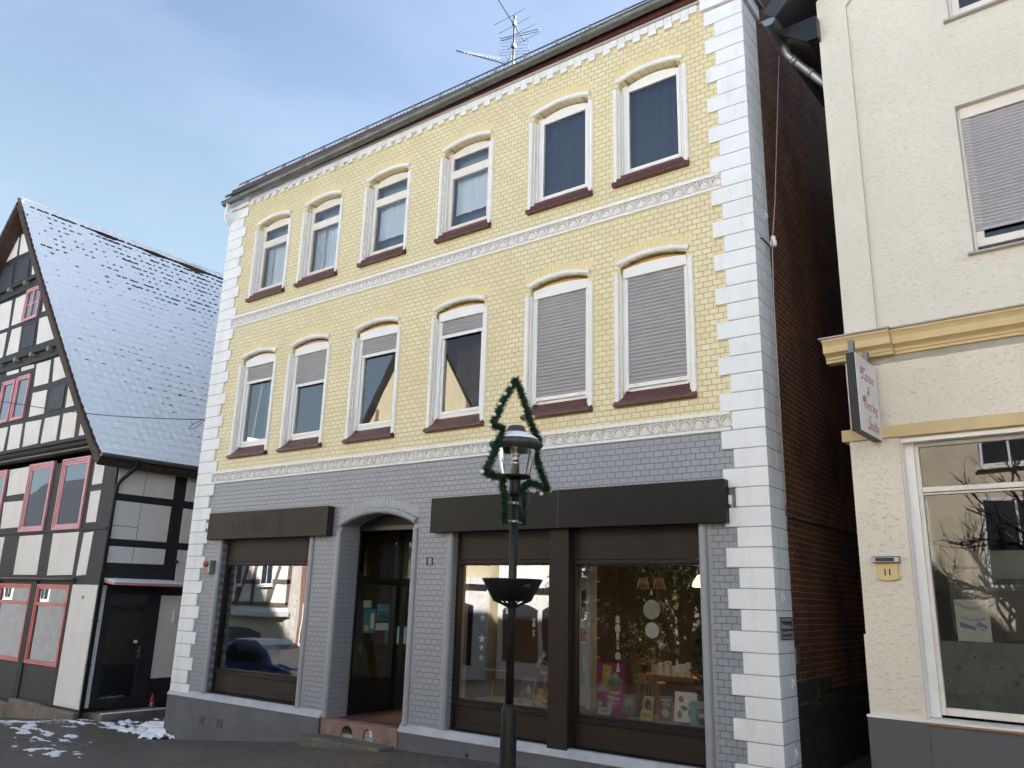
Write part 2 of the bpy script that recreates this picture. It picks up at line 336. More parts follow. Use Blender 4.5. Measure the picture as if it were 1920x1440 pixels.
mt['curtain'] = paint('pale_curtain', (.78,.82,.88), rough=.9, var=.06, vscale=3, stretch=(6,6,.4))
mt['curtain_dk'] = paint('dark_blue_curtain', (.018,.024,.05), rough=.9, var=.2, vscale=3, stretch=(8,8,.3))
mt['net'] = paint('lace_net', (.55,.56,.58), rough=.9, var=.35, vscale=40)
mt['timber'] = paint('black_timber', (.016,.017,.021), rough=.6, var=.25, vscale=3, bump=.45, bscale=18, stretch=(1,1,1), dirt=(.035,.036,.042), dirt_amt=.4)
mt['infill'] = paint('white_infill_plaster', (.74,.735,.73), rough=.8, var=.04, vscale=1.5, bump=.3, bscale=11, dirt=(.56,.55,.53), dirt_amt=.35, streak=1)
mt['pink'] = paint('pink_window_paint', (.64,.31,.36), rough=.4, var=.08)
mt['redpink'] = paint('salmon_window_paint', (.58,.17,.16), rough=.4, var=.1)
mt['stone'] = paint('old_sandstone', (.20,.175,.145), rough=.9, var=.3, vscale=2, bump=.6, bscale=8, dirt=(.10,.09,.08), dirt_amt=.6)
mt['darkbrick'] = brick('black_painted_brick', (.028,.029,.033), (.022,.023,.027), (.015,.015,.017), .2, .075, rough=.5, bump=1.0, msize=.01)
mt['snow'] = paint('snow', (.88,.91,.95), rough=.75, var=.03, vscale=4, bump=.35, bscale=20, spec=.3)
mt['tile'] = paint('old_brown_roof_tile', (.060,.036,.028), rough=.85, var=.5, vscale=9, bump=.4, bscale=30)
mt['render_up'] = groove_plaster('cream_render_upper', (.695,.67,.60), (.49,.455,.39), 20, 82, .36, .5, thr=.575, var=.045)
mt['render_low'] = groove_plaster('cream_render_lower', (.74,.69,.60), (.37,.31,.25), 22, 150, .58, .65, thr=.615)
mt['ochre'] = paint('ochre_stucco', (.60,.47,.26), rough=.7, var=.07, vscale=2, bump=.15, bscale=30, dirt=(.45,.33,.16), dirt_amt=.3)
mt['slate'] = paint('slate_cladding', (.035,.037,.045), rough=.5, var=.2, vscale=2)
mt['paper'] = paint('white_paper', (.75,.75,.73), rough=.9, var=.03)
mt['signwhite'] = paint('white_sign_face', (.72,.73,.77), rough=.25, var=.03)
mt['claret'] = paint('claret_lettering', (.30,.05,.09), rough=.4, var=.1)
mt['needle'] = paint('green_tinsel', (.010,.045,.018), rough=.5, var=.5, vscale=25)
mt['bulb'] = paint('frosted_bulb', (.74,.74,.70), rough=.25, var=.05)
mt['redfloor'] = paint('worn_red_tile', (.155,.075,.062), rough=.6, var=.35, vscale=4, bump=.25, dirt=(.13,.12,.11), dirt_amt=.8)
mt['redsand'] = paint('red_sandstone_step', (.26,.17,.14), rough=.9, var=.25, vscale=5, bump=1.0, bscale=45, dirt=(.18,.14,.12), dirt_amt=.7)
mt['step'] = paint('mossy_step_stone', (.13,.125,.105), rough=.9, var=.25, vscale=4, bump=.5, bscale=20, dirt=(.07,.08,.04), dirt_amt=.7)
mt['wood'] = paint('warm_wood', (.30,.15,.06), rough=.5, var=.2, stretch=(1,8,8))
mt['leaf'] = paint('dark_leaf', (.03,.065,.022), rough=.45, var=.4, vscale=9)
mt['dried'] = paint('dried_grass', (.30,.25,.10), rough=.8, var=.3, vscale=9)
mt['bark'] = paint('dark_bark', (.055,.045,.038), rough=.9, var=.3, vscale=8, bump=.5)
def flat(name, c, rough=.5): 
    k = 'flat_'+name
    if k not in mt: mt[k] = paint(name, c, rough=rough, var=.06)
    return mt[k]

mt['joint'] = paint('dark_quoin_joint', (.33,.33,.34), rough=.8, var=.1)

mt['capgrey'] = paint('grey_lamp_cap', (.05,.052,.055), rough=.42, var=.3, vscale=6, dirt=(.10,.10,.10), dirt_amt=.5)
# ================================================================== SETTING
GP = [(-80,-5.5),(-30,-1.05),(-21.4,-.27),(-17.84,.03),(-16,.02),(-14.65,.02),(-12.6,.2),(-10.65,.42),(-8.7,.54),(-6.3,.61),(-3,.72),(0,.85),(10,1.2),(40,2.0),(80,3)]
def zg(x): return interp(x, GP)
mb = MB()
xs = [-80,-60,-45,-36,-30] + [-29+.5*i for i in range(64)] + [4,6,10,16,25,40,60,80]
ys = [-80,-50,-30,-20,-14,-10,-8] + [-7+.5*i for i in range(40)] + [14,18,25,40,60,90]
gv = [(x,y,zg(x) + .012*nz3(x*.9,y*.9)) for y in ys for x in xs]; nx = len(xs)
mb.add(gv, [(j*nx+i, j*nx+i+1, (j+1)*nx+i+1, (j+1)*nx+i) for j in range(len(ys)-1) for i in range(nx-1)], smooth=True)
mt['paving'] = brick('dark_clinker_paving', (.150,.128,.108), (.095,.082,.071), (.022,.020,.018), .26, .13, axes='xy', rough=.6, bump=1.0, weather=(.12,.108,.096), wamt=.5, msize=.012, vmul=2.5, wscale=.7)
struct('street', mb, mt['paving'])

# snow lying on the street, left of the yellow house
def snow_patch(cx, cy, lx, ly, rot, thr, seed, hmax, grow=1.0):
    m = MB(); st = .034; nx_, ny_ = int(lx/st), int(ly/st); idx = {}
    def h(i,j):
        u = (i/nx_-.5)*2; v = (j/ny_-.5)*2
        n1 = noise.fractal(Vector((i*st*2.3+seed, j*st*6.0, seed)), .9, 2.1, 5)
        return (n1*.8 + .35*grow - thr - (u*u+v*v)*.55)
    for i in range(nx_):
        for j in range(ny_):
            q = [h(i,j),h(i+1,j),h(i+1,j+1),h(i,j+1)]
            if sum(q)/4 > 0:
                f = []
                for (a,b,hh) in ((i,j,q[0]),(i+1,j,q[1]),(i+1,j+1,q[2]),(i,j+1,q[3])):
                    if (a,b) not in idx:
                        x0 = (a/nx_-.5)*lx; y0 = (b/ny_-.5)*ly
                        x = cx + x0*cos(rot) - y0*sin(rot); y = cy + x0*sin(rot) + y0*cos(rot)
                        idx[(a,b)] = len(m.v); m.v.append((x, y, zg(x) + .004 + min(hmax, max(0,hh)*hmax*1.6) + .012*abs(nz3(x*22,y*22))*(1 if hh>0 else 0)))
                    f.append(idx[(a,b)])
                m.smooth.add(len(m.f)); m.f.append(tuple(f))
    return m
sp = MB()
for a in ((-15.5,.75,2.8,1.9,.15,.02,1.3,.08,1.0), (-16.9,-.1,2.6,.8,.1,.27,4.1,.03,1.0), (-14.75,.15,.9,.9,.5,-.25,8.0,.16,1.0),
          (-16.6,-1.35,4.2,1.0,-.05,.33,2.2,.015,1.0), (-18.6,-.85,4.0,1.0,.05,.34,5.2,.015,1.0), (-14.6,-2.1,3.8,.7,-.12,.33,7.7,.015,1.0), (-20.0,-1.7,4.5,.8,0,.34,9.4,.015,1.0), (-13.8,1.9,2.2,3.0,.1,-.1,3.3,.06,1.0)):
    p = snow_patch(*a); sp.add(p.v, p.f, smooth=True)
struct('snow', sp, mt['snow'], 'stuff')

# ================================================================== YELLOW BRICK HOUSE
H = thing('brick_house', 'three-storey yellow and grey painted brick house with white quoins and two shop fronts', 'house', (-8.9, 0, .5))
XL, XR = -14.65, -3.127
WX = [-13.11,-11.58,-9.81,-7.94,-6.05,-4.53]
def arch_pts(xc, hw, zs, sag, n=12, rev=False):
    r = (hw*hw + sag*sag)/(2*sag); zc = zs + sag - r; a = math.asin(hw/r)
    p = [(xc + r*sin(-a + 2*a*k/n), zc + r*cos(-a + 2*a*k/n)) for k in range(n+1)]
    return p[::-1] if rev else p
def arched_hole(xc, hw, z0, zs, sag): return [(xc-hw,z0),(xc+hw,z0)] + arch_pts(xc,hw,zs,sag,rev=True)
UZ0, UZS, LZ0, LZS = 8.45, 10.13, 5.18, 7.19
holes = [arched_hole(x,.50,UZ0,UZS,.085) for x in WX] + [arched_hole(x,.50,LZ0,LZS,.085) for x in WX]
wm = MB().plate([(XL,4.83),(XR,4.83),(XR,10.95),(XL,10.95)], holes, 0, .30)
yw = obj('wall', wm, mt['yellow'], H, label='yellow painted brick wall of the two upper storeys')
DX0, DX1, DZ = -10.30, -8.66, .79
SLx0, SLx1 = -13.56, -11.05
gh = [[(SLx0,.90),(SLx1,.90),(SLx1,3.75),(SLx0,3.75)],
      [(DX0,.62),(DX1,.62)] + arch_pts((DX0+DX1)/2,(DX1-DX0)/2,3.80,.19,rev=True),
      [(-7.85,.88),(-3.985,.88),(-3.985,3.75),(-7.85,3.75)]]
gm = MB().plate([(XL,.5),(XR,.5),(XR,4.83),(XL,4.83)], gh, 0, .40)
obj('wall', gm, mt['grey'], H, label='grey painted brick wall of the ground floor')
# plinth: left stretch and right stretch, either side of the doorway
pl = MB()
def plinth(x0, x1, ztop):
    n = 14
    for i in range(n):
        a = x0+(x1-x0)*i/n; b = x0+(x1-x0)*(i+1)/n
        pl.add([(a,-.055,min(zg(a),zg(b))-.6),(b,-.055,min(zg(a),zg(b))-.6),(b,-.055,ztop),(a,-.055,ztop)], [(0,1,2,3)])
    pl.add([(x1,-.055,-.6),(x1,.4,-.6),(x1,.4,ztop),(x1,-.055,ztop)], [(0,1,2,3)]); pl.add([(x0,-.055,-.9),(x0,6,-.9),(x0,6,ztop),(x0,-.055,ztop)], [(3,2,1,0)])
plinth(XL-.02, DX0-.11, .815); plinth(DX1-.02, XR+.03, .80)
obj('plinth', pl, mt['plinth'], H)
lg = MB(); lg.prism([(-.075,.80),(-.004,.895),(.06,.90),(.06,.79),(-.075,.785)], lambda a,b:(XL-.03,a,b), lambda a,b:(DX0-.09,a,b))
lg.prism([(-.075,.79),(-.004,.885),(.06,.888),(.06,.78),(-.075,.775)], lambda a,b:(DX1-.045,a,b), lambda a,b:(XR+.04,a,b))
obj('plinth_ledge', lg, mt['plinth_top'], H, bevel=.012, fix=True)
gr = MB()
for xc in (-13.49, -12.95):
    for i in range(2):
        for j in range(6): gr.box(xc-.09+i*.10, xc-.02+i*.10, -.060, -.052, .385+j*.024, .397+j*.024)
obj('air_vent', gr, mt['black'], H)
hb = MB(); hb.lathe([(.001,0),(.028,0)], n=14); hb.v = [(-7.40+x, -.060, .62+y) for (x,y,z) in hb.v]; obj('drain_hole', hb, mt['black'], H)
# quoins
q = MB(); qs = MB(); k0 = -16
for k in range(k0, 27):
    z0 = 4.481+.2314*k; z1 = z0+.2314-.010; lng = (k % 2 == 0)
    if z0 < .80: z0 = .80
    lw = .52 if lng else .375
    lw2 = .60 if lng else .49
    q.box(XL-.015, XL+lw2, -.032, .05, z0, z1); q.box(XL-.015, XL+.05, .05, .50, z0, z1)
    q.box(XR-lw, XR+.03, -.032, .05, z0, z1)
    if lng: q.box(XR-.05, XR+.03, .05, .53, z0, z1)
    else: q.box(XR-.05, XR+.03, .05, .285, z0, z1); q.box(XR-.05, XR+.03, .291, .53, z0, z1)
q.box(XR-.56, XR+.07, -.075, .57, 10.745, 10.95); q.box(XL-.05, XL+.62, -.06, .52, 10.745, 10.95)
obj('quoin', q, mt['white'], H, bevel=.007)
qb = MB(); qb.box(XR-.36, XR+.024, -.026, .52, .75, 10.75); qb.box(XL-.009, XL+.47, -.026, .49, .75, 10.75)
obj('quoin_backing', qb, mt['joint'], H)
cp = MB(); cp.box(XR-.60, XR+.12, -.12, .62, 10.95, 10.99); obj('quoin_cap', cp, mt['zinc'], H, bevel=.01)
# dark red brick side along the passage, rear and far side
sw = MB(); sw.yz([(.53,-.2),(10.5,-.2),(10.5,10.95),(5.2,15.2),(.53,11.4)], XR-.3, XR-.025)
obj('side_wall', sw, mt['redstone'], H, label='dark red brick side wall along the passage', fix=True)
# rougher stone footing of that side wall
sf = MB(); rr = random.Random(2); y = .60
while y < 8:
    z = .40; l_ = rr.uniform(.4,.9)
    while z < 1.62-.04*y+rr.uniform(-.1,.1):
        h = rr.uniform(.18,.34); sf.box(XR-.1, XR-.022+rr.uniform(0,.012), y+rr.uniform(0,.03), y+l_-rr.uniform(.01,.03), z, z+h-.015); z += h
    y += l_
fm = MB(); fm.yz([(.56,.2),(8,.2),(8,1.2),(.56,1.52)], XR-.15, XR-.0235); obj('footing_mortar', fm, flat('dark_mortar',(.035,.033,.03),.9), H, fix=True)
obj('stone_footing', sf, paint('black_rough_stone', (.03,.032,.03), rough=.9, var=.5, vscale=5, bump=.6, bscale=12), H, bevel=.02)  # near-black stone, its tone varying at random
bw = MB(); bw.box(XL-.0, XL+.3, .3, 10.5, -.8, 10.95); bw.box(XL, XR-.1, 10.2, 10.5, -.8, 10.95)
for z in (4.05, 7.75): bw.box(XL+.3, XR-.3, .45, 10.2, z, z+.25)
bw.box(XL+.3, XR-.3, .40, 10.2, 10.75, 10.93)
bw.box(XL+.3, XR-.3, .40, 10.2, .60, .78)
obj('inner_wall', bw, mt['room'], H)
# roof with eaves
rf = MB(); rf.prism([(-.17,11.12),(5.2,15.30),(5.2,15.15),(-.17,11.06)], lambda a,b:(XL-.12,a,b), lambda a,b:(XR+.10,a,b))
rf.prism([(10.7,11.0),(5.2,15.30),(5.2,15.15),(10.7,10.9)], lambda a,b:(XL-.12,a,b), lambda a,b:(XR+.10,a,b))
roof = obj('roof', rf, mt['roof'], H, fix=True)
fa = MB(); fa.box(XL-.02, XR-.55, -.085, .1, 10.96, 11.25); obj('fascia', fa, mt['fascia'], H)
mo = MB(); mo.box(XL+.62, XR-.56, -.055, .05, 10.915, 10.958); obj('cornice_strip', mo, paint('pinkish_grey_strip', (.46,.40,.39), rough=.7), H, bevel=.008)
de = MB()
x = XL+.63; i = 0
while x < XR-.62:
    de.box(x, min(x+.1235, XR-.56), -.034, .03, 10.80, 10.912)
    if i % 2 == 0: de.box(x, x+.1285, -.036, .03, 10.722, 10.797)
    x += .1285; i += 1
obj('dentil_cornice', de, mt['white'], H, bevel=.005)
# gutter (falls slightly to the left), brackets, outlet
gu = MB(); x0g, x1g = XL-.06, XR-.52
def gz(x): return 10.888 + (x-x0g)/(x1g-x0g)*.21
n = 12; prof = [(0.078*cos(pi+pi*k/n), 0.078*sin(pi+pi*k/n)) for k in range(n+1)]
base = len(gu.v)
segs = 24
for s_ in range(segs+1):
    x = x0g+(x1g-x0g)*s_/segs
    for (a,b) in prof: gu.v.append((x,-.205+a,gz(x)+b))
    for (a,b) in prof[::-1]: gu.v.append((x,-.205+a*.95,gz(x)+b*.95+.002))
m_ = 2*(n+1)
for s_ in range(segs):
    for k in range(m_):
        gu.smooth.add(len(gu.f)); gu.f.append((s_*m_+k, s_*m_+(k+1)%m_, (s_+1)*m_+(k+1)%m_, (s_+1)*m_+k))
for x in (x0g, x1g): gu.add([(x,-.205+a,gz(x)+b) for (a,b) in prof], [tuple(range(n+1))])
gu.tube([(x0g,-.286,gz(x0g)+.004),(x1g,-.286,gz(x1g)+.004)], .011, 8)
gutter = obj('gutter', gu, mt['zinc'], H, fix=True)
br = MB(); i = 0; x = x0g+.55
while x < x1g:
    br.tube([(x,-.205+0.082*cos(pi+pi*k/10), gz(x)+0.082*sin(pi+pi*k/10)) for k in range(11)], .006, 6)
    if i % 3 == 0: br.tube([(x+.05,-.205+0.083*cos(pi+pi*k/10), gz(x)+0.083*sin(pi+pi*k/10)) for k in range(11)], .008, 6)
    x += .72; i += 1
obj('gutter_bracket', br, mt['zinc'], gutter)
dpp = MB(); dpp.tube([(XL+.10,-.205,gz(XL)-.06),(XL+.10,-.205,gz(XL)-.20),(XL+.06,-.20,gz(XL)-.32),(XL-.04,-.03,gz(XL)-.46),(XL-.09,.10,gz(XL)-.56),(XL-.09,.12,gz(XL)-.75),(XL-.09,.14,8),(XL-.09,.14,.1)], .048, 12)
obj('downpipe', dpp, mt['whiteg'], H)
# snow guard on the roof edge
sg = MB(); ya, za = -.03, 11.25
sg.box(XL+.15, XR-.3, ya-.012, ya+.012, za+.118, za+.132); sg.box(XL+.15, XR-.3, ya-.012, ya+.012, za-.01, za+.004)
x = XL+.16; i = 0
while x < XR-.3:
    sg.box(x-.004, x+.004, ya-.006, ya+.006, za, za+.12)
    if i % 7 == 3: sg.box(x-.022, x+.022, ya-.02, ya+.03, za-.12, za+.135)
    x += .089; i += 1
obj('snow_guard', sg, mt['galv'], roof)
# friezes
def frieze(zb):
    f = MB(); x0, x1 = XL+.46, XR-.40
    f.box(x0, x1, -.020, .02, zb, zb+.042); f.box(x0, x1, -.026, .02, zb+.196, zb+.246)
    fr = obj('frieze', f, mt['relief'], H, bevel=.006)
    g = MB(); g.box(x0, x1, -.004, .02, zb+.042, zb+.196); obj('frieze_ground', g, mt['relief_bg'], fr)
    r = MB(); p = .187; x = x0+.06
    rnd = random.Random(int(zb*10))
    while x < x1-.05:
        c = x+p/2; z0 = zb+.060
        for a_ in (-1.15,-.78,-.4,0,.4,.78,1.15):
            ln = .108 - .022*abs(a_); w = .0165
            d = Vector((sin(a_),0,cos(a_))); s_ = Vector((cos(a_),0,-sin(a_)))
            o_ = Vector((c, -.004, z0))
            pts = [(0,.35,.006),(.35,.75,.016),(.7,1.0,.022),(.92,.7,.017),(1,.1,.008)]
            ring = []
            for (t,wd,hh) in pts:
                q_ = o_ + d*ln*t + Vector((0,0,-.012*abs(a_)*t))
                r_ = [q_ - s_*w*wd, q_ + Vector((0,-hh,0)), q_ + s_*w*wd]; ring.append(r_)
            vs = [v for rr in ring for v in rr]; fs = []
            for i in range(len(pts)-1):
                fs += [(i*3,i*3+1,i*3+4,i*3+3),(i*3+1,i*3+2,i*3+5,i*3+4)]
            r.add(vs, fs)
        # each shell sits in a raised ring, small leaves fill the corners
        r.tube([(c+.082*sin(t_),-.010,zb+.118+.068*cos(t_)) for t_ in [(-2.75+5.5*k/16) for k in range(17)]], .0065, 5)
        r.tube([(x,-.006,zb+.045),(x+.004,-.014,zb+.10),(x-.003,-.014,zb+.15),(x,-.008,zb+.195)], [.012,.005,.005,.014], 6)
        for sgn in (-1,1): r.tube([(c,-.014,zb+.060),(c+sgn*.03,-.018,zb+.052),(c+sgn*.06,-.012,zb+.056),(c+sgn*.082,-.008,zb+.050)], [.010,.009,.008,.005], 5)
        r.ball((c,-.014,zb+.064), .012, 6, 4)
        x += p
    obj('palmette_relief', r, mt['relief'], fr)
frieze(4.712); frieze(7.955)
# small round mouldings
def bead_column(m, x, y, z0, z1, r, seg=.077):
    z = z0
    while z < z1-.012:
        t = min(z+seg, z1)
        m.lathe([(.001,z+.0035),(r*.97,z+.0035)], (x,y,0), 14, smooth=False); m.lathe([(r,z+.0055),(r,t-.0055)], (x,y,0), 14); m.lathe([(r*.97,z+.0035),(r,z+.0055)], (x,y,0), 14, smooth=False); m.lathe([(r,t-.0055),(r*.97,t-.0035)], (x,y,0), 14, smooth=False); m.lathe([(r*.97,t-.0035),(.001,t-.0035)], (x,y,0), 14, smooth=False)
        z = t
    m.lathe([(r*.90,z0),(r*.90,z1-.004)], (x,y,0), 12)
def hood(m, xc, hw, zs, sag, r, y=-.004, seg=.095):
    rr_ = (hw*hw+sag*sag)/(2*sag); zc_ = zs+sag-rr_; am_ = math.asin(hw/rr_); L_ = 2*am_*rr_; nseg = int(L_/seg); P = []; RR = []
    for s_ in range(nseg+1):
        for (o_,f_) in ((-.0075,1),(-.003,.93),(.003,.93),(.0075,1),(L_/nseg*.35,1),(L_/nseg*.65,1)):
            t_ = s_*L_/nseg+o_
            if 0 <= t_ <= L_: an_ = -am_+t_/rr_; P.append((xc+rr_*sin(an_), y, zc_+rr_*cos(an_))); RR.append(r*f_)
    m.tube(P, RR, 14)
def voussoirs(m, xc, hw, zs, sag, h, y0, w=.062, rows=1):
    r = (hw*hw+sag*sag)/(2*sag); zc = zs+sag-r; a = math.asin(hw/r); n_ = int(2*a*r/w)
    for i in range(n_):
        t0 = -a+2*a*i/n_+.004/r; t1 = -a+2*a*(i+1)/n_-.004/r
        parts = [(0,h)] if i % 2 else [(0,h*.48),(h*.54,h)]
        for (u,v) in parts:
            pts = [(xc+(r+u)*sin(t0), zc+(r+u)*cos(t0)),(xc+(r+u)*sin(t1), zc+(r+u)*cos(t1)),(xc+(r+v)*sin(t1), zc+(r+v)*cos(t1)),(xc+(r+v)*sin(t0), zc+(r+v)*cos(t0))]
            m.xz(pts, y0, .01)
vm2 = MB(); voussoirs(vm2, -9.48, .90, 3.86, .20, .125, -.0045); obj('brick_arch', vm2, mt['grey_plain'], H)

def slat_panel(m, x0, x1, y, ztop, zbot, pitch, bulge):
    z = ztop; vs = []; 
    while z > zbot+.001:
        b = max(zbot, z-pitch); hgt = z-b
        prof = [(y+.006,z),(y-.001,z-.003)] + [(y-bulge*sin(pi*k/5), z-.003-(hgt-.006)*k/5) for k in range(1,5)] + [(y-.001,b+.003),(y+.006,b)]
        m.add([(x0,a,c) for a,c in prof]+[(x1,a,c) for a,c in prof], [(i, i+1, len(prof)+i+1, len(prof)+i) for i in range(len(prof)-1)])
        z = b
def curtain_mb(x0, x1, y, z0, z1, amp, folds, seed, nz_=8, gather=0.0):
    m = MB(); nx_ = max(24, int((x1-x0)*60)); vs = []
    for j in range(nz_+1):
        z = z0+(z1-z0)*j/nz_
        for i in range(nx_+1):
            u = i/nx_; x = x0+(x1-x0)*u
            d = amp*sin(u*folds*2*pi+seed+.6*nz3(u*3,z*.6,seed)) + amp*.8*nz3(u*folds*.8, z*.35, seed)
            vs.append((x, y+d, z))
    m.add(vs, [(j*(nx_+1)+i, j*(nx_+1)+i+1, (j+1)*(nx_+1)+i+1, (j+1)*(nx_+1)+i) for j in range(nz_) for i in range(nx_)], smooth=True)
    return m
def make_window(xc, lower, i):
    z0, zs = (LZ0, LZS) if lower else (UZ0, UZS)
    zf = 5.405 if lower else 8.62                      # foot of the frame
    ztop = zs+.005
    pm = mt['pvc'] if (lower or i >= 4) else mt['oldwhite']
    fx = .47; fw = .055; yf = .115
    f = MB()
    # frame set back in the arched opening
    f.box(xc-fx-.03, xc-fx+fw, yf, yf+.07, zf, ztop+.03); f.box(xc+fx-fw, xc+fx+.03, yf, yf+.07, zf, ztop+.03)
    f.box(xc-fx+fw, xc+fx-fw, yf, yf+.07, zf, zf+.075)
    if not lower: f.xz([(xc-fx+fw,ztop-.09),(xc+fx-fw,ztop-.09)] + arch_pts(xc,fx-fw,ztop-.012,.075,rev=True), yf, yf+.07)
    w = obj('window', f, pm, H, bevel=.006, label='%s window %s the wall' % ('white framed', 'in'))
    del w['label']
    gl = MB()
    s = MB(); sb = .045
    def sash(xa, xb, za, zb, tilt=0):
        s.box(xa, xa+sb, yf-.014, yf+.05, za, zb); s.box(xb-sb, xb, yf-.014, yf+.05, za, zb)
        s.box(xa+sb, xb-sb, yf-.014, yf+.05, za, za+sb+.01); s.box(xa+sb, xb-sb, yf-.014, yf+.05, zb-sb, zb)
        gl.add([(xa+sb-.005,yf+.022,za+sb),(xb-sb+.005,yf+.022,za+sb),(xb-sb+.005,yf+.022,zb-sb+.005),(xa+sb-.005,yf+.022,zb-sb+.005)], [(0,1,2,3)])
    xa, xb = xc-fx+fw-.012, xc+fx-fw+.012
    if lower or i >= 4: sash(xa, xb, zf+.06, (7.03 if lower else ztop-.075))
    else:
        f2 = MB(); f2.box(xc-fx+fw, xc+fx-fw, yf-.02, yf+.07, 9.66, 9.745); obj('transom_bar', f2, pm, w, bevel=.008)
        sash(xa, xb, zf+.06, 9.675); sash(xa, xb, 9.73, ztop-.075)
    sh = obj('sash', s, pm, w, bevel=.007)
    obj('pane', gl, mt['glass'] if lower else mt['glassup'], w)
    # sill of brown glazed tiles
    sl = MB()
    if lower: sl.prism([(-.085,5.185),(-.085,5.215),(-.055,5.235),(.118,5.41),(.118,5.18),(-.03,5.17)], lambda a,b:(xc-.585,a,b) , lambda a,b:(xc+.585,a,b))
    else:
        for (ya_,za_,zb_) in ((-.085,8.425,8.488),(-.035,8.492,8.555),(.02,8.558,8.622)): sl.box(xc-.585, xc+.585, ya_, .118, za_, zb_)
    obj('sill', sl, mt['sill'], w, bevel=.012 if not lower else .006, fix=True)
    # rounded brick mouldings left and right, rolled hood above, white reveals
    bc = MB(); zb0 = z0+.055; zb1 = 7.075 if lower else 10.035
    for sx in (-1,1): bead_column(bc, xc+sx*.550, -.002, zb0, zb1, .041)
    bead_column(bc, xc-.492, .085, zb0+.15, zb1, .022); bead_column(bc, xc+.492, .085, zb0+.15, zb1, .022)
    obj('round_moulding', bc, mt['whiteg'], w)
    hd = MB(); hood(hd, xc, .54, zs+.042, .085, .041); obj('hood_moulding', hd, mt['whiteg'], w)
    va = MB(); voussoirs(va, xc, .57, zs+.085, .085, .122, -.0045); obj('brick_arch', va, mt['yellow_plain'], w)
    rv = MB(); rv.box(xc-.503, xc-.485, .006, .125, zb0, zb1); rv.box(xc+.485, xc+.503, .006, .125, zb0, zb1); obj('reveal_board', rv, mt['whiteg'], w)
    if lower:
        zsb = [6.70,6.43,6.72,6.755,5.47,5.47][i]
        bx = MB(); bx.xz([(xc-.475,7.025),(xc+.475,7.025)] + arch_pts(xc,.475,7.155,.045,rev=True), yf-.075, yf+.03)
        obj('shutter_box', bx, mt['pvc'], w, bevel=.004)
        fo = MB(); P1 = arch_pts(xc,.478,7.165,.078,16); P2 = arch_pts(xc,.478,7.148,.045,16)
        rnd = random.Random(i)
        pts = [(a,b+.004) for a,b in P1] + [(a,b-rnd.uniform(0,.012)) for a,b in P2[::-1]]
        if i >= 2: fo.xz(pts, yf-.055, yf+.02); obj('gap_filler', fo, mt['foam'], w)
        elif i == 1: fo.xz(pts, yf-.055, yf+.02); obj('gap_filler', fo, flat('pink_paint',(.55,.28,.26)), w)
        else: fo.xz(pts, yf-.055, yf+.02); obj('gap_filler', fo, mt['oldwhite'], w)
        st = MB(); slat_panel(st, xc-.425, xc+.425, yf-.022, 7.03, zsb+.03, .053, .012); shu = obj('roller_shutter', st, mt['shutter'], w)
        eb = MB(); eb.box(xc-.428, xc+.428, yf-.036, yf-.014, zsb-.02, zsb+.034)
        for sx in (-.32,.32): eb.tube([(xc+sx,yf-.036,zsb+.005),(xc+sx,yf-.062,zsb+.005)], .009, 8)
        obj('end_bar', eb, mt['pvc'], w, bevel=.003)
        rl = MB(); rl.box(xc-.47, xc-.422, yf-.045, yf-.001, zf, 7.03); rl.box(xc+.422, xc+.47, yf-.045, yf-.001, zf, 7.03); obj('guide_rail', rl, mt['pvc'], w, bevel=.004)
    yc = yf+.16
    if not lower:
        if i == 0:
            obj('curtain', curtain_mb(xc-.36,xc+.40,yc,8.65,9.70,.012,7,1), mt['curtain'], w); obj('lace_net', curtain_mb(xc-.40,xc-.24,yc-.03,8.65,9.65,.010,3,2), mt['net'], w)
            obj('blind', MB().box(xc-.40,xc+.40,yc+.05,yc+.06,9.6,10.15), flat('dim_grey',(.30,.33,.38)), w)
        elif i == 1:
            obj('curtain', curtain_mb(xc-.20,xc+.42,yc,8.65,9.70,.02,6,3), mt['curtain'], w); obj('lace_net', curtain_mb(xc-.40,xc-.12,yc-.03,8.65,9.68,.012,4,4), mt['net'], w)
            obj('blind', MB().box(xc-.40,xc+.40,yc+.05,yc+.06,9.6,10.15), flat('dim_grey',(.30,.33,.38)), w)
        elif i in (2,3):
            obj('curtain', curtain_mb(xc-.42,xc+.42,yc,9.02,9.78,.006,3.5,i*2.1,10), mt['curtain'], w)
            obj('blind', MB().box(xc-.42,xc+.42,yc+.03,yc+.04,9.6,10.15), flat('dim_grey',(.30,.33,.38)), w)
            obj('blind', MB().box(xc-.42,xc+.42,yc+.09,yc+.10,8.5,9.3), flat('dim_blue',(.07,.09,.15)), w)
        else: obj('curtain', curtain_mb(xc-.44,xc+.44,yc,8.6,10.2,.022,5.5,i*1.3,10), mt['curtain_dk'], w)
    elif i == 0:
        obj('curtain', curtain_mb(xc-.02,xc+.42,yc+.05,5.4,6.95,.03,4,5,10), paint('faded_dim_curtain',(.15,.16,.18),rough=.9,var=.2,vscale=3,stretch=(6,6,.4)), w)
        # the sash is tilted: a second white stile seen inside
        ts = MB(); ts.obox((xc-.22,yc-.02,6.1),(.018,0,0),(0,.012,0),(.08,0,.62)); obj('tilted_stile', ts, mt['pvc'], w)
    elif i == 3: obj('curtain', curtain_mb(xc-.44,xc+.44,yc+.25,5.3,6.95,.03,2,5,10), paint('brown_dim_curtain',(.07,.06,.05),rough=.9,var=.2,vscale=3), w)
    return w
for i,x in enumerate(WX): make_window(x, False, i); make_window(x, True, i)
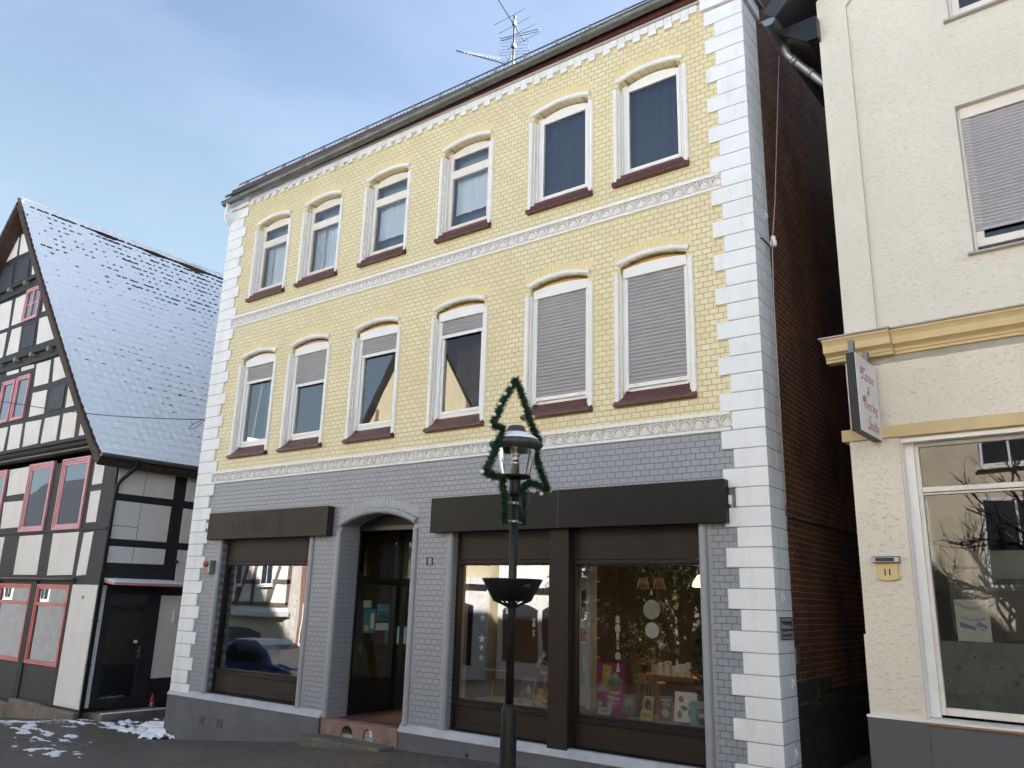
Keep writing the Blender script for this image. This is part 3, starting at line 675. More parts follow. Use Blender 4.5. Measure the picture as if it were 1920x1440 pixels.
# dark rooms behind the upper windows
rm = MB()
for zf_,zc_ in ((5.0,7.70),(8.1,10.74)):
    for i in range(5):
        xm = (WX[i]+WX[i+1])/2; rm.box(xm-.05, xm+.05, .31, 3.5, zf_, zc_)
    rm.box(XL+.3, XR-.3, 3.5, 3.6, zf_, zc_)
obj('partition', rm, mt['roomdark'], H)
# ------------------------------------------------------------------ shop fronts of the yellow house
gp_ = 'grey painted rounded bricks at the edge of a ground floor opening'
for (x, x2, za, zb_) in ((SLx0-.045,SLx0-.12,.885,3.72),(SLx1+.045,SLx1+.115,.885,3.72),(-7.895,-7.97,.885,3.72),(-3.94,-3.865,.885,3.72),(DX0-.045,DX0-.12,.80,3.70),(DX1+.045,DX1+.115,.87,3.70)):
    mb = MB(); bead_column(mb, x, -.002, za, zb_, .05, .154); bead_column(mb, x2, .012, .885, zb_, .02, .154); obj('round_moulding', mb, mt['grey_plain'], H, label=gp_)
mb = MB(); hood(mb, -9.48, .87, 3.80, .20, .055); obj('hood_moulding', mb, mt['grey_plain'], H)
def shop_window(x0, x1, ztop, zg1, zg0, zbot, y, label):
    f = MB(); t = .055
    f.box(x0, x0+t, y-.03, y+.08, zbot, ztop); f.box(x1-t, x1, y-.03, y+.08, zbot, ztop)
    f.box(x0+t, x1-t, y-.03, y+.08, zg0-.095, zg0-.03); f.box(x0+t, x1-t, y-.012, y+.06, zg0-.03, zg0)
    f.box(x0+t, x1-t, y-.012, y+.06, zg1, zg1+.02)
    w = obj('shop_window', f, mt['browndk'], H, bevel=.004, label=label)
    p = MB(); p.add([(x0+t,y+.02,zg0),(x1-t,y+.02,zg0),(x1-t,y+.02,zg1),(x0+t,y+.02,zg1)], [(0,1,2,3)]); obj('pane', p, mt['shopglass'], w)
    b = MB(); b.box(x0+t, x1-t, y-.022, y+.05, zg1+.075, ztop); b.box(x0+t, x1-t, y-.034, y+.05, zg1+.02, zg1+.072); obj('blind_box', b, mt['brown'], w, bevel=.004)
    a = MB(); a.box(x0+t, x1-t, y+.0, y+.05, zbot, zg0-.098); a.box(x0+t+.015, x1-t-.015, y-.006, y, zbot+.11, zg0-.115); obj('apron_panel', a, mt['brown'], w, bevel=.004)
    s = MB(); s.prism([(y-.09,zbot-.012),(y+.03,zbot+.022),(y+.03,zbot-.02),(y-.09,zbot-.03)], lambda u,v:(x0+.01,u,v), lambda u,v:(x1-.01,u,v)); obj('sill_sheet', s, mt['browndk'], w, fix=True)
    return w
shop_window(SLx0, SLx1, 3.75, 3.14, 1.335, .93, .13, 'brown framed shop window with a mirror-like pane, left of the doorway')
shop_window(-7.85, -6.10, 3.75, 3.135, 1.305, .895, .13, 'brown framed shop window behind the street lamp')
shop_window(-5.84, -3.985, 3.75, 3.125, 1.29, .895, .13, 'brown framed shop window full of books beside the right corner')
pr = MB(); pr.box(-6.13, -5.825, -.025, .12, .86, 3.75); obj('pier_casing', pr, mt['brown'], H, bevel=.006)
# recessed entrance
v = MB(); v.box(DX0, DX1, .0, 2.2, DZ-.03, DZ); obj('vestibule_floor', v, mt['redfloor'], H)
v = MB(); 
blk = MB().plate([(DX0-.085,.45),(DX1-.07,.45),(DX1-.07,DZ+.004),(DX0-.085,DZ+.004)], [[(-9.92,.50),(-9.66,.50),(-9.66,.64)]+arch_pts(-9.79,.13,.64,.10,rev=True), [(-9.44,.50),(-9.22,.50),(-9.22,.655)]+arch_pts(-9.33,.11,.655,.09,rev=True)], -.03, .18)
blk.box(DX0-.085, DX1-.07, -.028, .05, DZ-.02, DZ+.002)
stp = obj('entrance_step', blk, mt['redsand'], H)
gb = MB()
for k in range(4): gb.box(-9.43, -9.23, .02, .035, .61+k*.034, .625+k*.034)
gb.box(-9.345, -9.315, .018, .036, .60, .74); gb.box(-9.435, -9.42, .018, .036, .60, .74); gb.box(-9.24, -9.225, .018, .036, .60, .74)
obj('foot_scraper_grille', gb, mt['relief'], stp)
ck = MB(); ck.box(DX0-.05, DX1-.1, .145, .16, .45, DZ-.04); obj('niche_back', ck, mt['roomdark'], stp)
sb = MB(); sb.box(-10.42, -8.77, -.37, -.02, .40, .575)
for v_ in range(8): sb.v[v_] = (sb.v[v_][0] + (.12 if v_ in (3,7) else 0), sb.v[v_][1]-.06*(v_ in (0,4)), sb.v[v_][2])
obj('doorstep', sb, mt['step'], H, bevel=.02)
rv = MB(); rv.box(DX0-.012, DX0+.006, .002, .41, DZ, 3.80); obj('reveal_brickwork', rv, mt['grey_side'], H)
# glazed side of the recess and the shop door at the back
d = MB(); xs_ = -10.36
def fr(y0, y1, z0, z1, x=xs_): d.box(x-.03, x+.03, y0, y1, z0, z1)
fr(.40,.50,DZ,3.9); fr(1.40,1.52,DZ,3.9); fr(.50,1.40,2.86,2.98); fr(.50,1.40,3.79,3.9); fr(.50,1.40,DZ,1.34)
d.box(-10.40, DX1+.2, .395, .46, 3.72, 3.80)
sd_ = obj('entrance_glazing', d, mt['black'], H, bevel=.005)
p = MB(); p.add([(xs_,.5,1.34),(xs_,1.40,1.34),(xs_,1.40,2.86),(xs_,.5,2.86)],[(0,1,2,3)]); p.add([(xs_,.5,2.98),(xs_,1.40,2.98),(xs_,1.40,3.79),(xs_,.5,3.79)],[(0,1,2,3)]); obj('pane', p, mt['shopglass'], sd_)
tp = MB(); tp.xz([(DX0,3.80),(DX1,3.80)]+arch_pts(-9.48,.82,3.80,.19,rev=True), .40, .44); obj('tympanum', tp, mt['brown'], H)
dr = MB(); yb = 1.54
dr.box(-10.42, -10.30, yb-.03, yb+.04, DZ, 3.9); dr.box(-9.42, -9.30, yb-.03, yb+.04, DZ, 3.9); dr.box(-10.30,-9.42, yb-.03, yb+.04, 2.86, 2.98); dr.box(-10.30,-9.42, yb-.03, yb+.04, 3.78, 3.9)
dr.box(-10.28,-10.17, yb-.05, yb+.03, DZ+.02, 2.85); dr.box(-9.55,-9.44, yb-.05, yb+.03, DZ+.02, 2.85); dr.box(-10.17,-9.55, yb-.05, yb+.03, DZ+.02, 1.0); dr.box(-10.17,-9.55, yb-.05, yb+.03, 2.74, 2.85); dr.box(-10.17,-9.55, yb-.04, yb+.02, 1.74, 1.84)
dr.box(-9.30, -8.4, yb-.03, yb+.04, DZ, 3.9)
do = obj('door', dr, mt['black'], H, bevel=.005)
p = MB(); 
for (a,b) in ((1.0,1.74),(1.84,2.74)): p.add([(-10.17,yb,a),(-9.55,yb,a),(-9.55,yb,b),(-10.17,yb,b)],[(0,1,2,3)])
p.add([(-10.30,yb,2.98),(-9.42,yb,2.98),(-9.42,yb,3.78),(-10.30,yb,3.78)],[(0,1,2,3)]); obj('pane', p, mt['shopglass'], do)
hn = MB(); hn.tube([(-9.50,yb-.05,1.75),(-9.50,yb-.10,1.75),(-9.62,yb-.10,1.75)], .010, 8); hn.box(-9.53,-9.47,yb-.058,yb-.05,1.66,1.84); obj('handle', hn, mt['steel'], do)
# shop interior: floor, walls, display shelves
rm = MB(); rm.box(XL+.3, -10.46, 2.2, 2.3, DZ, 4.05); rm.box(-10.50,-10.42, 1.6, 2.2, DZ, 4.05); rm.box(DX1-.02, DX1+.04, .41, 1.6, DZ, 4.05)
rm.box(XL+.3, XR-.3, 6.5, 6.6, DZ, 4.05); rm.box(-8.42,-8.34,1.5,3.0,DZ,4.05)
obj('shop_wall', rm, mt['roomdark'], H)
lw = MB(); lw.box(-6.62, -6.35, 1.5, 1.6, DZ, 4.05); lw.box(-5.93,-5.86,.6,.75,1.29,3.7); lw.box(-7.0,-6.9,2.2,2.35,DZ,4.05); obj('shop_partition', lw, mt['paper'], H)
sh = MB(); sh.box(SLx0, SLx1, .19, 1.1, 1.22, 1.25); sh.box(-7.85, -3.99, .19, 1.15, 1.22, 1.255); sh.box(-7.85,-3.99,1.12,1.15,DZ,1.22); obj('display_shelf', sh, mt['room'], H)
bk = MB()
for k in range(7):
    bk.box(-8.25+k*.0, -7.4, 3.2, 3.5, DZ+.3+k*.32, DZ+.33+k*.32)
obj('bookshelf', bk, mt['wood'], H)
sv = MB(); sv.box(-10.35,-9.9,2.6,2.9,DZ,1.75); 
for k in range(3): sv.box(-10.34,-9.9,2.59,2.61,1.0+k*.25,1.02+k*.25)
tag(obj('cabinet', sv, mt['paper']), 'white open shelf unit standing behind the shop door', 'cabinet')

mt['trace'] = paint('faint_trace',(.0165,.014,.0125),rough=.45,var=.3,vscale=6,spec=.2)
# ------------------------------------------------------------------ signs on the yellow house
def signboard(name, x0, x1, z0, z1, y, label, mat='brown'):
    b = MB(); b.box(x0, x1, y, -.004, z0, z1)
    o = obj(name, b, mt[mat], bevel=.006); tag(o, label, 'sign'); return o
a = signboard('shop_signboard', -13.90, -10.51, 3.615, 4.11, -.15, 'short brown blank shop signboard with faint traces of old letters')
g = MB(); g.add([(-12.55,-.1525,3.72),(-12.22,-.1525,3.72),(-12.22,-.1525,4.0),(-12.55,-.1525,4.0)],[(0,1,2,3)]); g.add([(-11.82,-.1525,3.70),(-11.66,-.1525,3.70),(-11.66,-.1525,4.03),(-11.82,-.1525,4.03)],[(0,1,2,3)]); obj('unfaded_patch', g, mt['ghostdk'], a)
t = text_mb("I. KO.", .27, face_front(-12.42, -.1545, 3.75), .0006, spacing=1.15, bold=-.004)
t2 = text_mb("A", .24, face_front(-11.98, -.1545, 3.75), .0006); t.add(t2.v, t2.f); t2 = text_mb("A L", .24, face_front(-13.0, -.1545, 3.75), .0006, bold=-.006); t.add(t2.v, t2.f)
obj('faded_lettering', t, mt['ghost'], a)
b = signboard('shop_signboard', -8.20, -3.585, 3.60, 4.11, -.15, 'long dark brown blank shop signboard over the book windows', 'browndark')
g = MB(); g.box(-5.925,-5.915,-.1515,-.149,3.60,4.11); obj('board_joint', g, mt['black'], b)
t = text_mb("D", .26, face_front(-4.60, -.1535, 3.76), .0006, bold=-.004); t2 = text_mb("R", .22, face_front(-5.35, -.1535, 3.76), .0006, bold=-.006); t.add(t2.v, t2.f); obj('faded_lettering', t, mt['trace'], b)
hn_ = text_mb("13", .19, face_front(-8.30, -.012, 3.125), .006, shear=-.05, sx=.85, bold=-.004, spacing=1.15)
o = obj('house_number', hn_, mt['black']); tag(o, 'black metal house number 13 on grey brick pillar', 'house number')
def siren(x0, x1, z0, z1, label):
    m = MB(); m.box(x0, x1, -.026, -.004, z0, z1); o = obj('junction_box', m, mt['zinc'], bevel=.01); tag(o, label, 'box')
    c = MB(); c.box(x0+(x1-x0)*.35, x0+(x1-x0)*.72, -.06, -.026, z0+.03, z0+.14); c.tube([((x0+x1)/2+.01,-.045,z0+.03),((x0+x1)/2+.03,-.045,z0-.01)], .008, 6); obj('cover', c, mt['relief'], o, bevel=.006)
siren(-3.62, -3.51, 3.785, 4.005, 'small grey electrical box between white quoins right of long signboard')
siren(-14.17, -13.99, 3.81, 4.01, 'small grey electrical box behind the left end of the short signboard')
al = MB(); al.box(-13.96, -13.74, -.12, -.004, 2.99, 3.235); o = obj('alarm_siren', al, mt['galv'], bevel=.012); tag(o, 'square metal alarm box with a round amber lens on quoin beside left shop window', 'alarm')
ln = MB(); ln.lathe([(.001,.075),(.035,.06),(.052,.03),(.055,0)], n=16); ln.v = [(-13.835+x, -.12-z, 3.165+y) for x,y,z in ln.v]; obj('lens', ln, flat('amber',(.45,.14,.05),.15), o)
hr = MB(); hr.lathe([(.06,.012),(.045,.02),(.04,.004)], n=16); hr.v = [(-13.86+x, -.12-z, 3.06+y) for x,y,z in hr.v]; obj('sounder', hr, flat('peach',(.55,.30,.20),.4), o)
# passage side of the corner
m = MB(); m.box(XR+.031, XR+.042, .04, .50, 2.31, 2.555); o = obj('private_path_sign', m, flat('dull_aluminium',(.36,.37,.39),.35)); tag(o, 'small metal sign reading Privatweg on the white corner facing the passage', 'sign')
bd = MB()
for (a0,a1,c0,c1) in ((.04,.50,2.31,2.322),(.04,.50,2.543,2.555),(.04,.055,2.322,2.543),(.485,.50,2.322,2.543)): bd.box(XR+.0425, XR+.0445, a0, a1, c0, c1)
obj('border', bd, mt['black'], o)
t = text_mb("Privatweg!", .085, face_right(XR+.0435, .27, 2.47), .0006, bold=.002); 
for s_,z in (("Durchgang verboten", 2.405), ("jeder haftet selbst", 2.345)):
    t2 = text_mb(s_, .048, face_right(XR+.0435, .27, z), .0006, bold=.001); t.add(t2.v, t2.f)
obj('lettering', t, mt['black'], o)
cn = MB(); cn.tube([(XR+.0,.56,.7),(XR+.0,.56,2.05),(XR-.0,.56,3.55),(XR,.585,3.66),(XR,.66,3.72),(XR,.8,3.73),(XR,10.0,3.95)], .014, 8)
o = obj('conduit', cn, mt['zinc']); tag(o, 'grey cable conduit running up and back along the dark brick passage wall', 'pipe')
m = MB(); m.box(XR-.03, XR+.03, .57, .72, 2.03, 2.22); o = obj('switch_box', m, mt['zinc'], bevel=.01); tag(o, 'small grey switch box on the conduit in the brick passage', 'box')
for (yy,zz_) in ((.22,2.76),(.38,1.84),(.37,1.10),(.44,7.63)):
    m = MB(); m.tube([(XR+.025,yy,zz_+.05),(XR+.05,yy,zz_+.02),(XR+.055,yy,zz_-.03)], .008, 6); m.box(XR+.028,XR+.036,yy-.015,yy+.015,zz_-.05,zz_+.07)
    o = obj('wall_hook', m, mt['white']); tag(o, {2.76:'white painted hook above the private path sign',1.84:'white painted hook below the private path sign',1.10:'lowest white painted hook on the corner quoin',7.63:'topmost white painted hook on the corner quoin'}[zz_], 'hook', 'hooks on the corner quoins')
wp = [(-3.02,1.25,10.55),(-3.0,.9,9.3),(-3.0,.55,7.84),(-3.0,.36,7.26)]
m = MB(); m.tube(wp, .008, 6); m.tube([(-3.0,.34,7.22),(-2.99,.27,6.9),(-3.0,.25,6.38),(-3.02,.30,5.2),(-3.06,.42,3.88),(-3.10,.5,3.72)], .008, 6)
o = obj('aerial_cable', m, flat('dull_pink_cable',(.34,.26,.24))); tag(o, 'thin pale cable hanging down the passage between the houses', 'cable')
m = MB(); m.lathe([(.001,.10),(.028,.095),(.034,.07),(.026,.05),(.042,.03),(.046,-.02),(.036,-.05),(.001,-.05)], (-3.0,.38,7.19), 14); o = obj('insulator', m, mt['whiteg']); tag(o, 'white porcelain insulator holding the pale cable in the passage', 'insulator')
m = MB(); m.tube([(-3.0,.38,7.15),(-3.0,.36,7.08),(-3.08,.2,7.2),(-3.14,.12,7.22)], .009, 6); obj('bracket', m, mt['black'], o)

# ------------------------------------------------------------------ goods in the shop windows
def book(x, y, z, w, h, t, lean, rz, col, label, cat='book', motif=None, txt=None, flatl=False):
    """book standing and leaning back, or lying flat"""
    M4 = Matrix.Translation((x,y,z)) @ Matrix.Rotation(rz,4,'Z') @ (Matrix.Rotation(-pi/2+.12,4,'X') if flatl else Matrix.Rotation(-lean,4,'X'))
    m = MB().box(-w/2, w/2, 0, t, 0, h); m.v = [tuple(M4 @ Vector(v)) for v in m.v]
    o = obj('book', m, flat('cover_'+str(len(mt)), col, .35), bevel=.002); tag(o, label, cat, 'books in the shop windows')
    pg = MB().box(-w/2+.004, w/2+.001, .003, t-.003, .003, h-.003); pg.v = [tuple(M4 @ Vector(v)) for v in pg.v]; obj('page_block', pg, mt['paper'], o)
    rr = random.Random(label)
    if motif:
        for (mx_,mz_,mw,mh,mc) in motif:
            q_ = MB(); n_ = 9
            pts = [(mx_+mw*cos(2*pi*k/n_+rr.random()*.3)*(.8+.3*rr.random()), mz_+mh*sin(2*pi*k/n_)*(.8+.3*rr.random())) for k in range(n_)]
            pts = [(max(-w/2+.004,min(w/2-.004,a_)), max(.004,min(h-.004,b_))) for a_,b_ in pts]
            q_.add([tuple(M4 @ Vector((a_,-.0012-.0006*motif.index((mx_,mz_,mw,mh,mc)),b_))) for a_,b_ in pts],[tuple(range(n_))])
            obj('cover_picture', q_, flat('ink%d_%d_%d'%tuple(int(c*99) for c in mc), mc, .4), o)
    if txt:
        for (body,size,tx,tz,c) in txt:
            t_ = text_mb(body, size, M4 @ face_front(tx,-.004,tz), .0006, bold=.001); obj('lettering', t_, flat('ink%d_%d_%d'%tuple(int(k*99) for k in c), c, .4), o)
    return o
Z0 = 1.255
wh = (.72,.72,.70)
# big colourful poster
rr = random.Random(3)
M4 = Matrix.Translation((-5.68,.80,Z0)) @ Matrix.Rotation(-.10,4,'X')
m = MB().box(-.21,.21,0,.012,0,.62); m.v = [tuple(M4 @ Vector(v)) for v in m.v]; po = obj('poster', m, flat('magenta',(.36,.03,.20),.4)); tag(po, 'large magenta, yellow and green exhibition poster with white lettering', 'poster')
def blob(cx,cz,pts,c,k):
    q_ = MB(); q_.add([tuple(M4 @ Vector((cx+a_,-.001-.0007*k,cz+b_))) for a_,b_ in pts],[tuple(range(len(pts)))]); obj('colour_field', q_, flat('ink%d_%d_%d'%tuple(int(t_*99) for t_ in c), c, .4), po)
blob(-.08,.46,[(-.06,-.12),(.07,-.14),(.08,.12),(-.05,.14)],(.55,.50,.06),1); blob(.08,.47,[(-.05,-.14),(.10,-.10),(.11,.12),(-.03,.14)],(.30,.03,.16),1)
blob(.04,.33,[(-.12,-.10),(.0,-.16),(.12,-.06),(.14,.08),(.02,.14),(-.08,.06)],(.14,.30,.16),2); blob(.07,.28,[(-.10,-.03),(.0,-.06),(.09,0),(.05,.05),(-.05,.05)],(.45,.10,.04),3)
blob(-.15,.06,[(-.05,-.05),(.06,-.05),(.05,.07),(-.05,.06)],(.10,.28,.22),2); blob(-.17,.10,[(-.03,-.03),(.05,-.02),(.04,.03),(-.03,.03)],(.55,.50,.06),3)
q_ = MB()
for (cx,cz,n_,ln,a0,sp) in ((-.12,.24,13,.16,.2,2.6),(-.10,.52,7,.15,-1.2,1.3),(.07,.52,6,.15,-2.4,1.2),(-.06,.12,8,.14,-1.1,1.5)):
    for k in range(n_):
        an = a0+sp*k/(n_-1); 
        p_ = [M4 @ Vector((cx+ln*t_*cos(an+.3*t_), -.005, cz+ln*t_*sin(an+.3*t_))) for t_ in (.12,.4,.7,1)]
        p_ = [v for v in p_ if True]; q_.tube(p_, [.002,.005,.004,.001], 4)
obj('leaf_shape', q_, mt['paper'], po)
t = text_mb("Henri", .075, M4 @ face_front(.06,-.006,.23), .0006, bold=.001); t2 = text_mb("Matiss", .075, M4 @ face_front(.05,-.006,.16), .0006, bold=.001); t.add(t2.v,t2.f); t2 = text_mb("collection", .035, M4 @ face_front(.08,-.006,.11), .0006); t.add(t2.v,t2.f); obj('lettering', t, mt['paper'], po)
book(-5.63,.55,Z0,.19,.10,.012,.5,.05,(.45,.47,.50),'small grey landscape booklet in front of the colourful poster', motif=[(0,.05,.07,.02,(.25,.30,.36))])
book(-5.38,.74,Z0,.19,.26,.02,.2,-.08,(.16,.18,.15),'dark green book standing right of the colourful poster', motif=[(0,.15,.07,.07,(.35,.36,.30)),(.02,.08,.05,.04,(.10,.12,.10))])
book(-5.35,.42,Z0,.24,.16,.015,0,.25,(.30,.05,.04),'red book lying flat below the colourful poster', flatl=True)
book(-5.05,.64,Z0,.145,.27,.02,.2,-.05,(.40,.36,.22),'tan book with a black and red cover picture', motif=[(.0,.17,.05,.07,(.05,.05,.06)),(.03,.12,.03,.04,(.42,.08,.05))])
book(-4.99,.48,Z0,.16,.12,.02,.35,0,(.55,.48,.12),'mustard yellow book with black lettering SSUI', txt=[("SSUI",.07,0,.04,(.04,.04,.03))])
book(-5.09,.40,Z0,.19,.13,.045,0,.15,(.36,.42,.46),'thick pale blue book lying flat beside the tan book', flatl=True, motif=[(0,.06,.06,.03,(.10,.16,.22))])
book(-4.80,.64,Z0,.17,.29,.02,.16,0,(.13,.12,.11),'black and white photo book with white title', motif=[(0,.09,.06,.06,(.42,.40,.37)),(.01,.19,.06,.03,(.30,.29,.27))], txt=[("ARCHITEKTUR",.02,0,.235,(.8,.8,.78))])
book(-4.53,.64,Z0,.29,.36,.02,.22,.12,(.72,.72,.70),'large white picture book with painted fruit on its cover', motif=[(-.06,.27,.04,.045,(.28,.06,.08)),(.07,.12,.045,.06,(.40,.27,.17)),(.06,.21,.03,.035,(.42,.30,.20)),(-.02,.17,.05,.035,(.10,.17,.09)),(-.07,.09,.03,.05,(.12,.20,.11))])
book(-4.30,.52,Z0,.20,.29,.02,.35,.35,(.16,.34,.42),'blue cookbook with a mug pictured on the cover', motif=[(.01,.16,.06,.06,(.55,.48,.40)),(.0,.10,.03,.03,(.35,.07,.05))])
book(-4.20,.40,Z0,.11,.22,.012,.3,.5,(.30,.20,.15),'narrow brown booklet leaning in the right corner of the book window', motif=[(0,.14,.045,.03,(.66,.65,.62)),(0,.06,.04,.04,(.12,.09,.07))])
book(-4.53,.36,Z0,.30,.18,.04,0,.22,(.08,.20,.38),'blue book lying flat in front of the fruit picture book', flatl=True, motif=[(-.05,.09,.07,.04,(.35,.45,.55))])
book(-4.72,.34,Z0,.20,.12,.02,0,-.2,(.45,.40,.22),'thin straw coloured booklet lying flat at the window edge', flatl=True)
book(-7.02,.74,Z0,.25,.36,.02,.22,-.1,(.10,.12,.15),'dark picture book with a red top band behind the lamp post', motif=[(0,.32,.12,.025,(.42,.07,.08)),(.03,.15,.05,.10,(.40,.42,.45))])
for k,(xx,c,l_) in enumerate(((-7.80,(.07,.075,.08),'leftmost thin black booklet lying in the window behind the lamp'),(-7.58,(.06,.065,.07),'second thin black booklet lying in the window behind the lamp'),(-7.36,(.09,.09,.09),'third thin black booklet lying in the window behind the lamp'),(-6.78,(.13,.18,.22),'slate blue booklet lying beside the wicker animals'),(-7.0,(.40,.40,.38),'white card lying left of the wicker animals'))):
    book(xx,.36,Z0,.18,.14,.012,0,.3,c,l_, flatl=True, motif=[(0,.07,.05,.03,(.30,.30,.28))])
# hanging paper mobiles
def star_pts(r1, r2, n=5, a0=pi/2): return [((r1 if k%2==0 else r2)*cos(a0+pi*k/n), (r1 if k%2==0 else r2)*sin(a0+pi*k/n)) for k in range(2*n)]
def house_pts(w,h): return [(-w/2,-h/2),(w/2,-h/2),(w/2,h*.15),(0,h/2),(-w/2,h*.15)]
def angel_pts(s): return [(-.4*s,-s),(.4*s,-s),(.2*s,.1*s),(.5*s,.35*s),(.5*s,.55*s),(.15*s,.45*s),(.15*s,.75*s),(0,.95*s),(-.15*s,.75*s),(-.15*s,.45*s),(-.5*s,.55*s),(-.5*s,.35*s),(-.2*s,.1*s)]
def disc_pts(r,n=28,rz=1.0): return [(r*cos(2*pi*k/n), r*rz*sin(2*pi*k/n)) for k in range(n)]
def mobile(x, y, ztop, items, label, mat='paper'):
    th = MB(); th.tube([(x,y,ztop),(x,y,min(z for z,_,_ in items))], .0016, 4)
    o = obj('mobile', th, mt['zinc']); tag(o, label, 'mobile', 'mobiles hanging in the shop windows')
    for z,pts,m_ in items:
        q_ = MB(); q_.xz([(x+a_,z+b_) for a_,b_ in pts], y-.0015, y+.0015); obj('ornament', q_, m_ if m_ else mt[mat], o)
gold = paint('brushed_gold',(.55,.42,.16),rough=.35,metal=.8); silver = paint('silver_paper',(.80,.81,.80),rough=.5); smoky = paint('grey_tissue',(.55,.55,.50),rough=.7)
mobile(-5.30,.35,3.13,[(2.46,house_pts(.062,.10),None),(2.355,house_pts(.075,.105),None),(2.245,[(-.02,-.05),(.02,-.05),(.02,.04),(0,.055),(-.02,.04)],None),(2.14,angel_pts(.055),smoky),(2.01,house_pts(.075,.095),None),(1.87,[(-.03,-.06),(.03,-.06),(.008,.05),(-.008,.05)],None)],'chain of small white paper houses hanging in the book window')
mobile(-4.81,.35,3.13,[(2.80,[(0,.05),(.022,-.03),(-.022,-.03)],smoky),(2.59,disc_pts(.118),smoky),(2.34,disc_pts(.095),silver),(2.12,[(-.04,.01),(.04,.01),(.02,-.025),(-.02,-.025)],gold),(1.97,disc_pts(.02,12,1.7),gold)],'two large round paper discs hanging in the book window')
mobile(-4.48,.35,3.13,[(2.75,star_pts(.06,.018,8),gold),(2.63,star_pts(.052,.021),gold),(2.47,disc_pts(.018,10,2.6),smoky),(2.28,angel_pts(.10),flat('dusk',(.10,.09,.09))),(2.11,star_pts(.06,.014,9),gold),(1.95,[(-.033,-.085),(.033,-.085),(.012,.05),(0,.075),(-.012,.05)],silver)],'gold star and white angel string hanging right of the discs')
mobile(-7.53,.35,3.13,[(2.65,star_pts(.05,.02),smoky),(2.40,star_pts(.06,.022),smoky),(2.11,star_pts(.072,.028),silver),(1.99,star_pts(.05,.02),silver),(1.85,star_pts(.055,.022),smoky)],'string of silver paper stars in the window behind the lamp')
mobile(-6.62,.35,3.13,[(2.96,star_pts(.04,.01,7),gold),(2.70,angel_pts(.075),silver),(2.38,angel_pts(.07),None),(2.235,angel_pts(.05),smoky)],'string of white paper angels beside the brown pier')
mobile(-7.27,.35,3.20,[(3.06,[(-.035,-.08),(.035,-.08),(.012,.08),(-.012,.08)],flat('yellow_tag',(.75,.60,.28)))],'single yellow paper tag hanging left of the lamp pole')  # tag of plain yellow paper
mobile(-11.75,.35,3.2,[(2.61,disc_pts(.065),smoky),(2.50,disc_pts(.052,16,.95),silver),(2.355,disc_pts(.052,16,1.7),smoky),(2.155,disc_pts(.035,12,2.0),silver),(2.0,disc_pts(.055,16,1.5),smoky)],'string of grey leaf and disc ornaments in the left shop window')
m = MB()
for (a_,ln) in ((.35,.13),(.75,.12),(pi+.55,.14),(pi+.95,.11)):
    m.xz([(-6.55+ln*t_*sin(a_)+.016*s_*cos(a_)*sin(pi*t_), 1.885+ln*t_*cos(a_)-.016*s_*sin(a_)*sin(pi*t_)) for (t_,s_) in ((.02,0),(.4,1),(.75,1.2),(1,.2),(.8,-1),(.4,-.9))], .448, .452)
m.tube([(-6.60,.45,1.90),(-6.44,.45,1.83)], .006, 6)
o = obj('dragonfly_ornament', m, flat('sky_blue_paper',(.34,.52,.66))); tag(o, 'light blue dragonfly ornament at the edge of the brown pier', 'ornament')
st_ = MB(); st_.tube([(-6.46,.45,1.83),(-6.42,.46,1.26)], .004, 6); obj('stick', st_, mt['wood'], o)
def wicker(x, z, s, label):
    m = MB(); 
    for k in range(5): m.tube([(x+s*.5*cos(t_)*(1-.12*k), .5+.02*k, z+s*.42+s*.38*sin(t_)*(1-.15*k)) for t_ in [2*pi*j/16 for j in range(17)]], .006, 5)
    m.tube([(x-s*.3,.5,z+s*.6),(x-s*.45,.5,z+s*.95),(x-s*.30,.5,z+s*1.05),(x-s*.22,.5,z+s*.9)], .008, 6)
    for dx in (-.3,.3): m.tube([(x+dx*s,.5,z+s*.2),(x+dx*s,.5,z)], .009, 6)
    o = obj('wicker_animal', m, gold); tag(o, label, 'ornament', 'wicker animals')
wicker(-6.80, Z0, .20, 'low golden wicker hen behind the slate blue booklet'); wicker(-6.60, Z0, .15, 'small golden wicker bird beside the brown pier')
def side_table(x, y, ztop, r, label):
    m = MB(); m.lathe([(.001,0),(r,0),(r,.018),(.001,.018)], (x,y,ztop), 24, smooth=False); o = obj('side_table', m, flat('pale_blue_top',(.34,.42,.44))); tag(o, label, 'table')
    for k in range(3):
        an = 2*pi*k/3+.4; l_ = MB(); l_.tube([(x+r*.5*cos(an),y+r*.5*sin(an),ztop),(x+r*.85*cos(an),y+r*.85*sin(an),DZ if y > 1.15 else 1.255)], .014, 8); obj('leg', l_, mt['wood'], o)
side_table(-6.68,.80,1.67,.10,'tiny round blue table beside the brown pier'); side_table(-5.42,1.45,1.60,.23,'round pale table carrying an orange flower pot'); side_table(-8.02,1.4,1.60,.21,'round table seen left behind the lamp post')
m = MB(); m.lathe([(.001,0),(.045,0),(.062,.10),(.055,.10),(.045,.02)], (-5.36,1.45,1.618), 18); tag(obj('flower_pot', m, flat('orange_glaze',(.55,.16,.03),.3)), 'orange flower pot on the round pale table', 'pot')
m = MB(); m.lathe([(.001,0),(.05,0),(.06,.10),(.055,.10),(.045,.02)], (-5.50,1.40,1.618), 18); tag(obj('flower_pot', m, flat('cream_glaze',(.55,.45,.38),.3)), 'cream flower pot on the round pale table', 'pot')
lt = MB(); lt.box(-5.95,-4.6,2.0,2.6,1.60,1.66); o = obj('display_table', lt, mt['wood']); tag(o, 'long wooden display table inside the book shop', 'table')
for xx in (-5.9,-4.65):
    for yy in (2.04,2.56): l_ = MB(); l_.box(xx-.03,xx+.03,yy-.03,yy+.03,DZ,1.60); obj('leg', l_, mt['wood'], o)
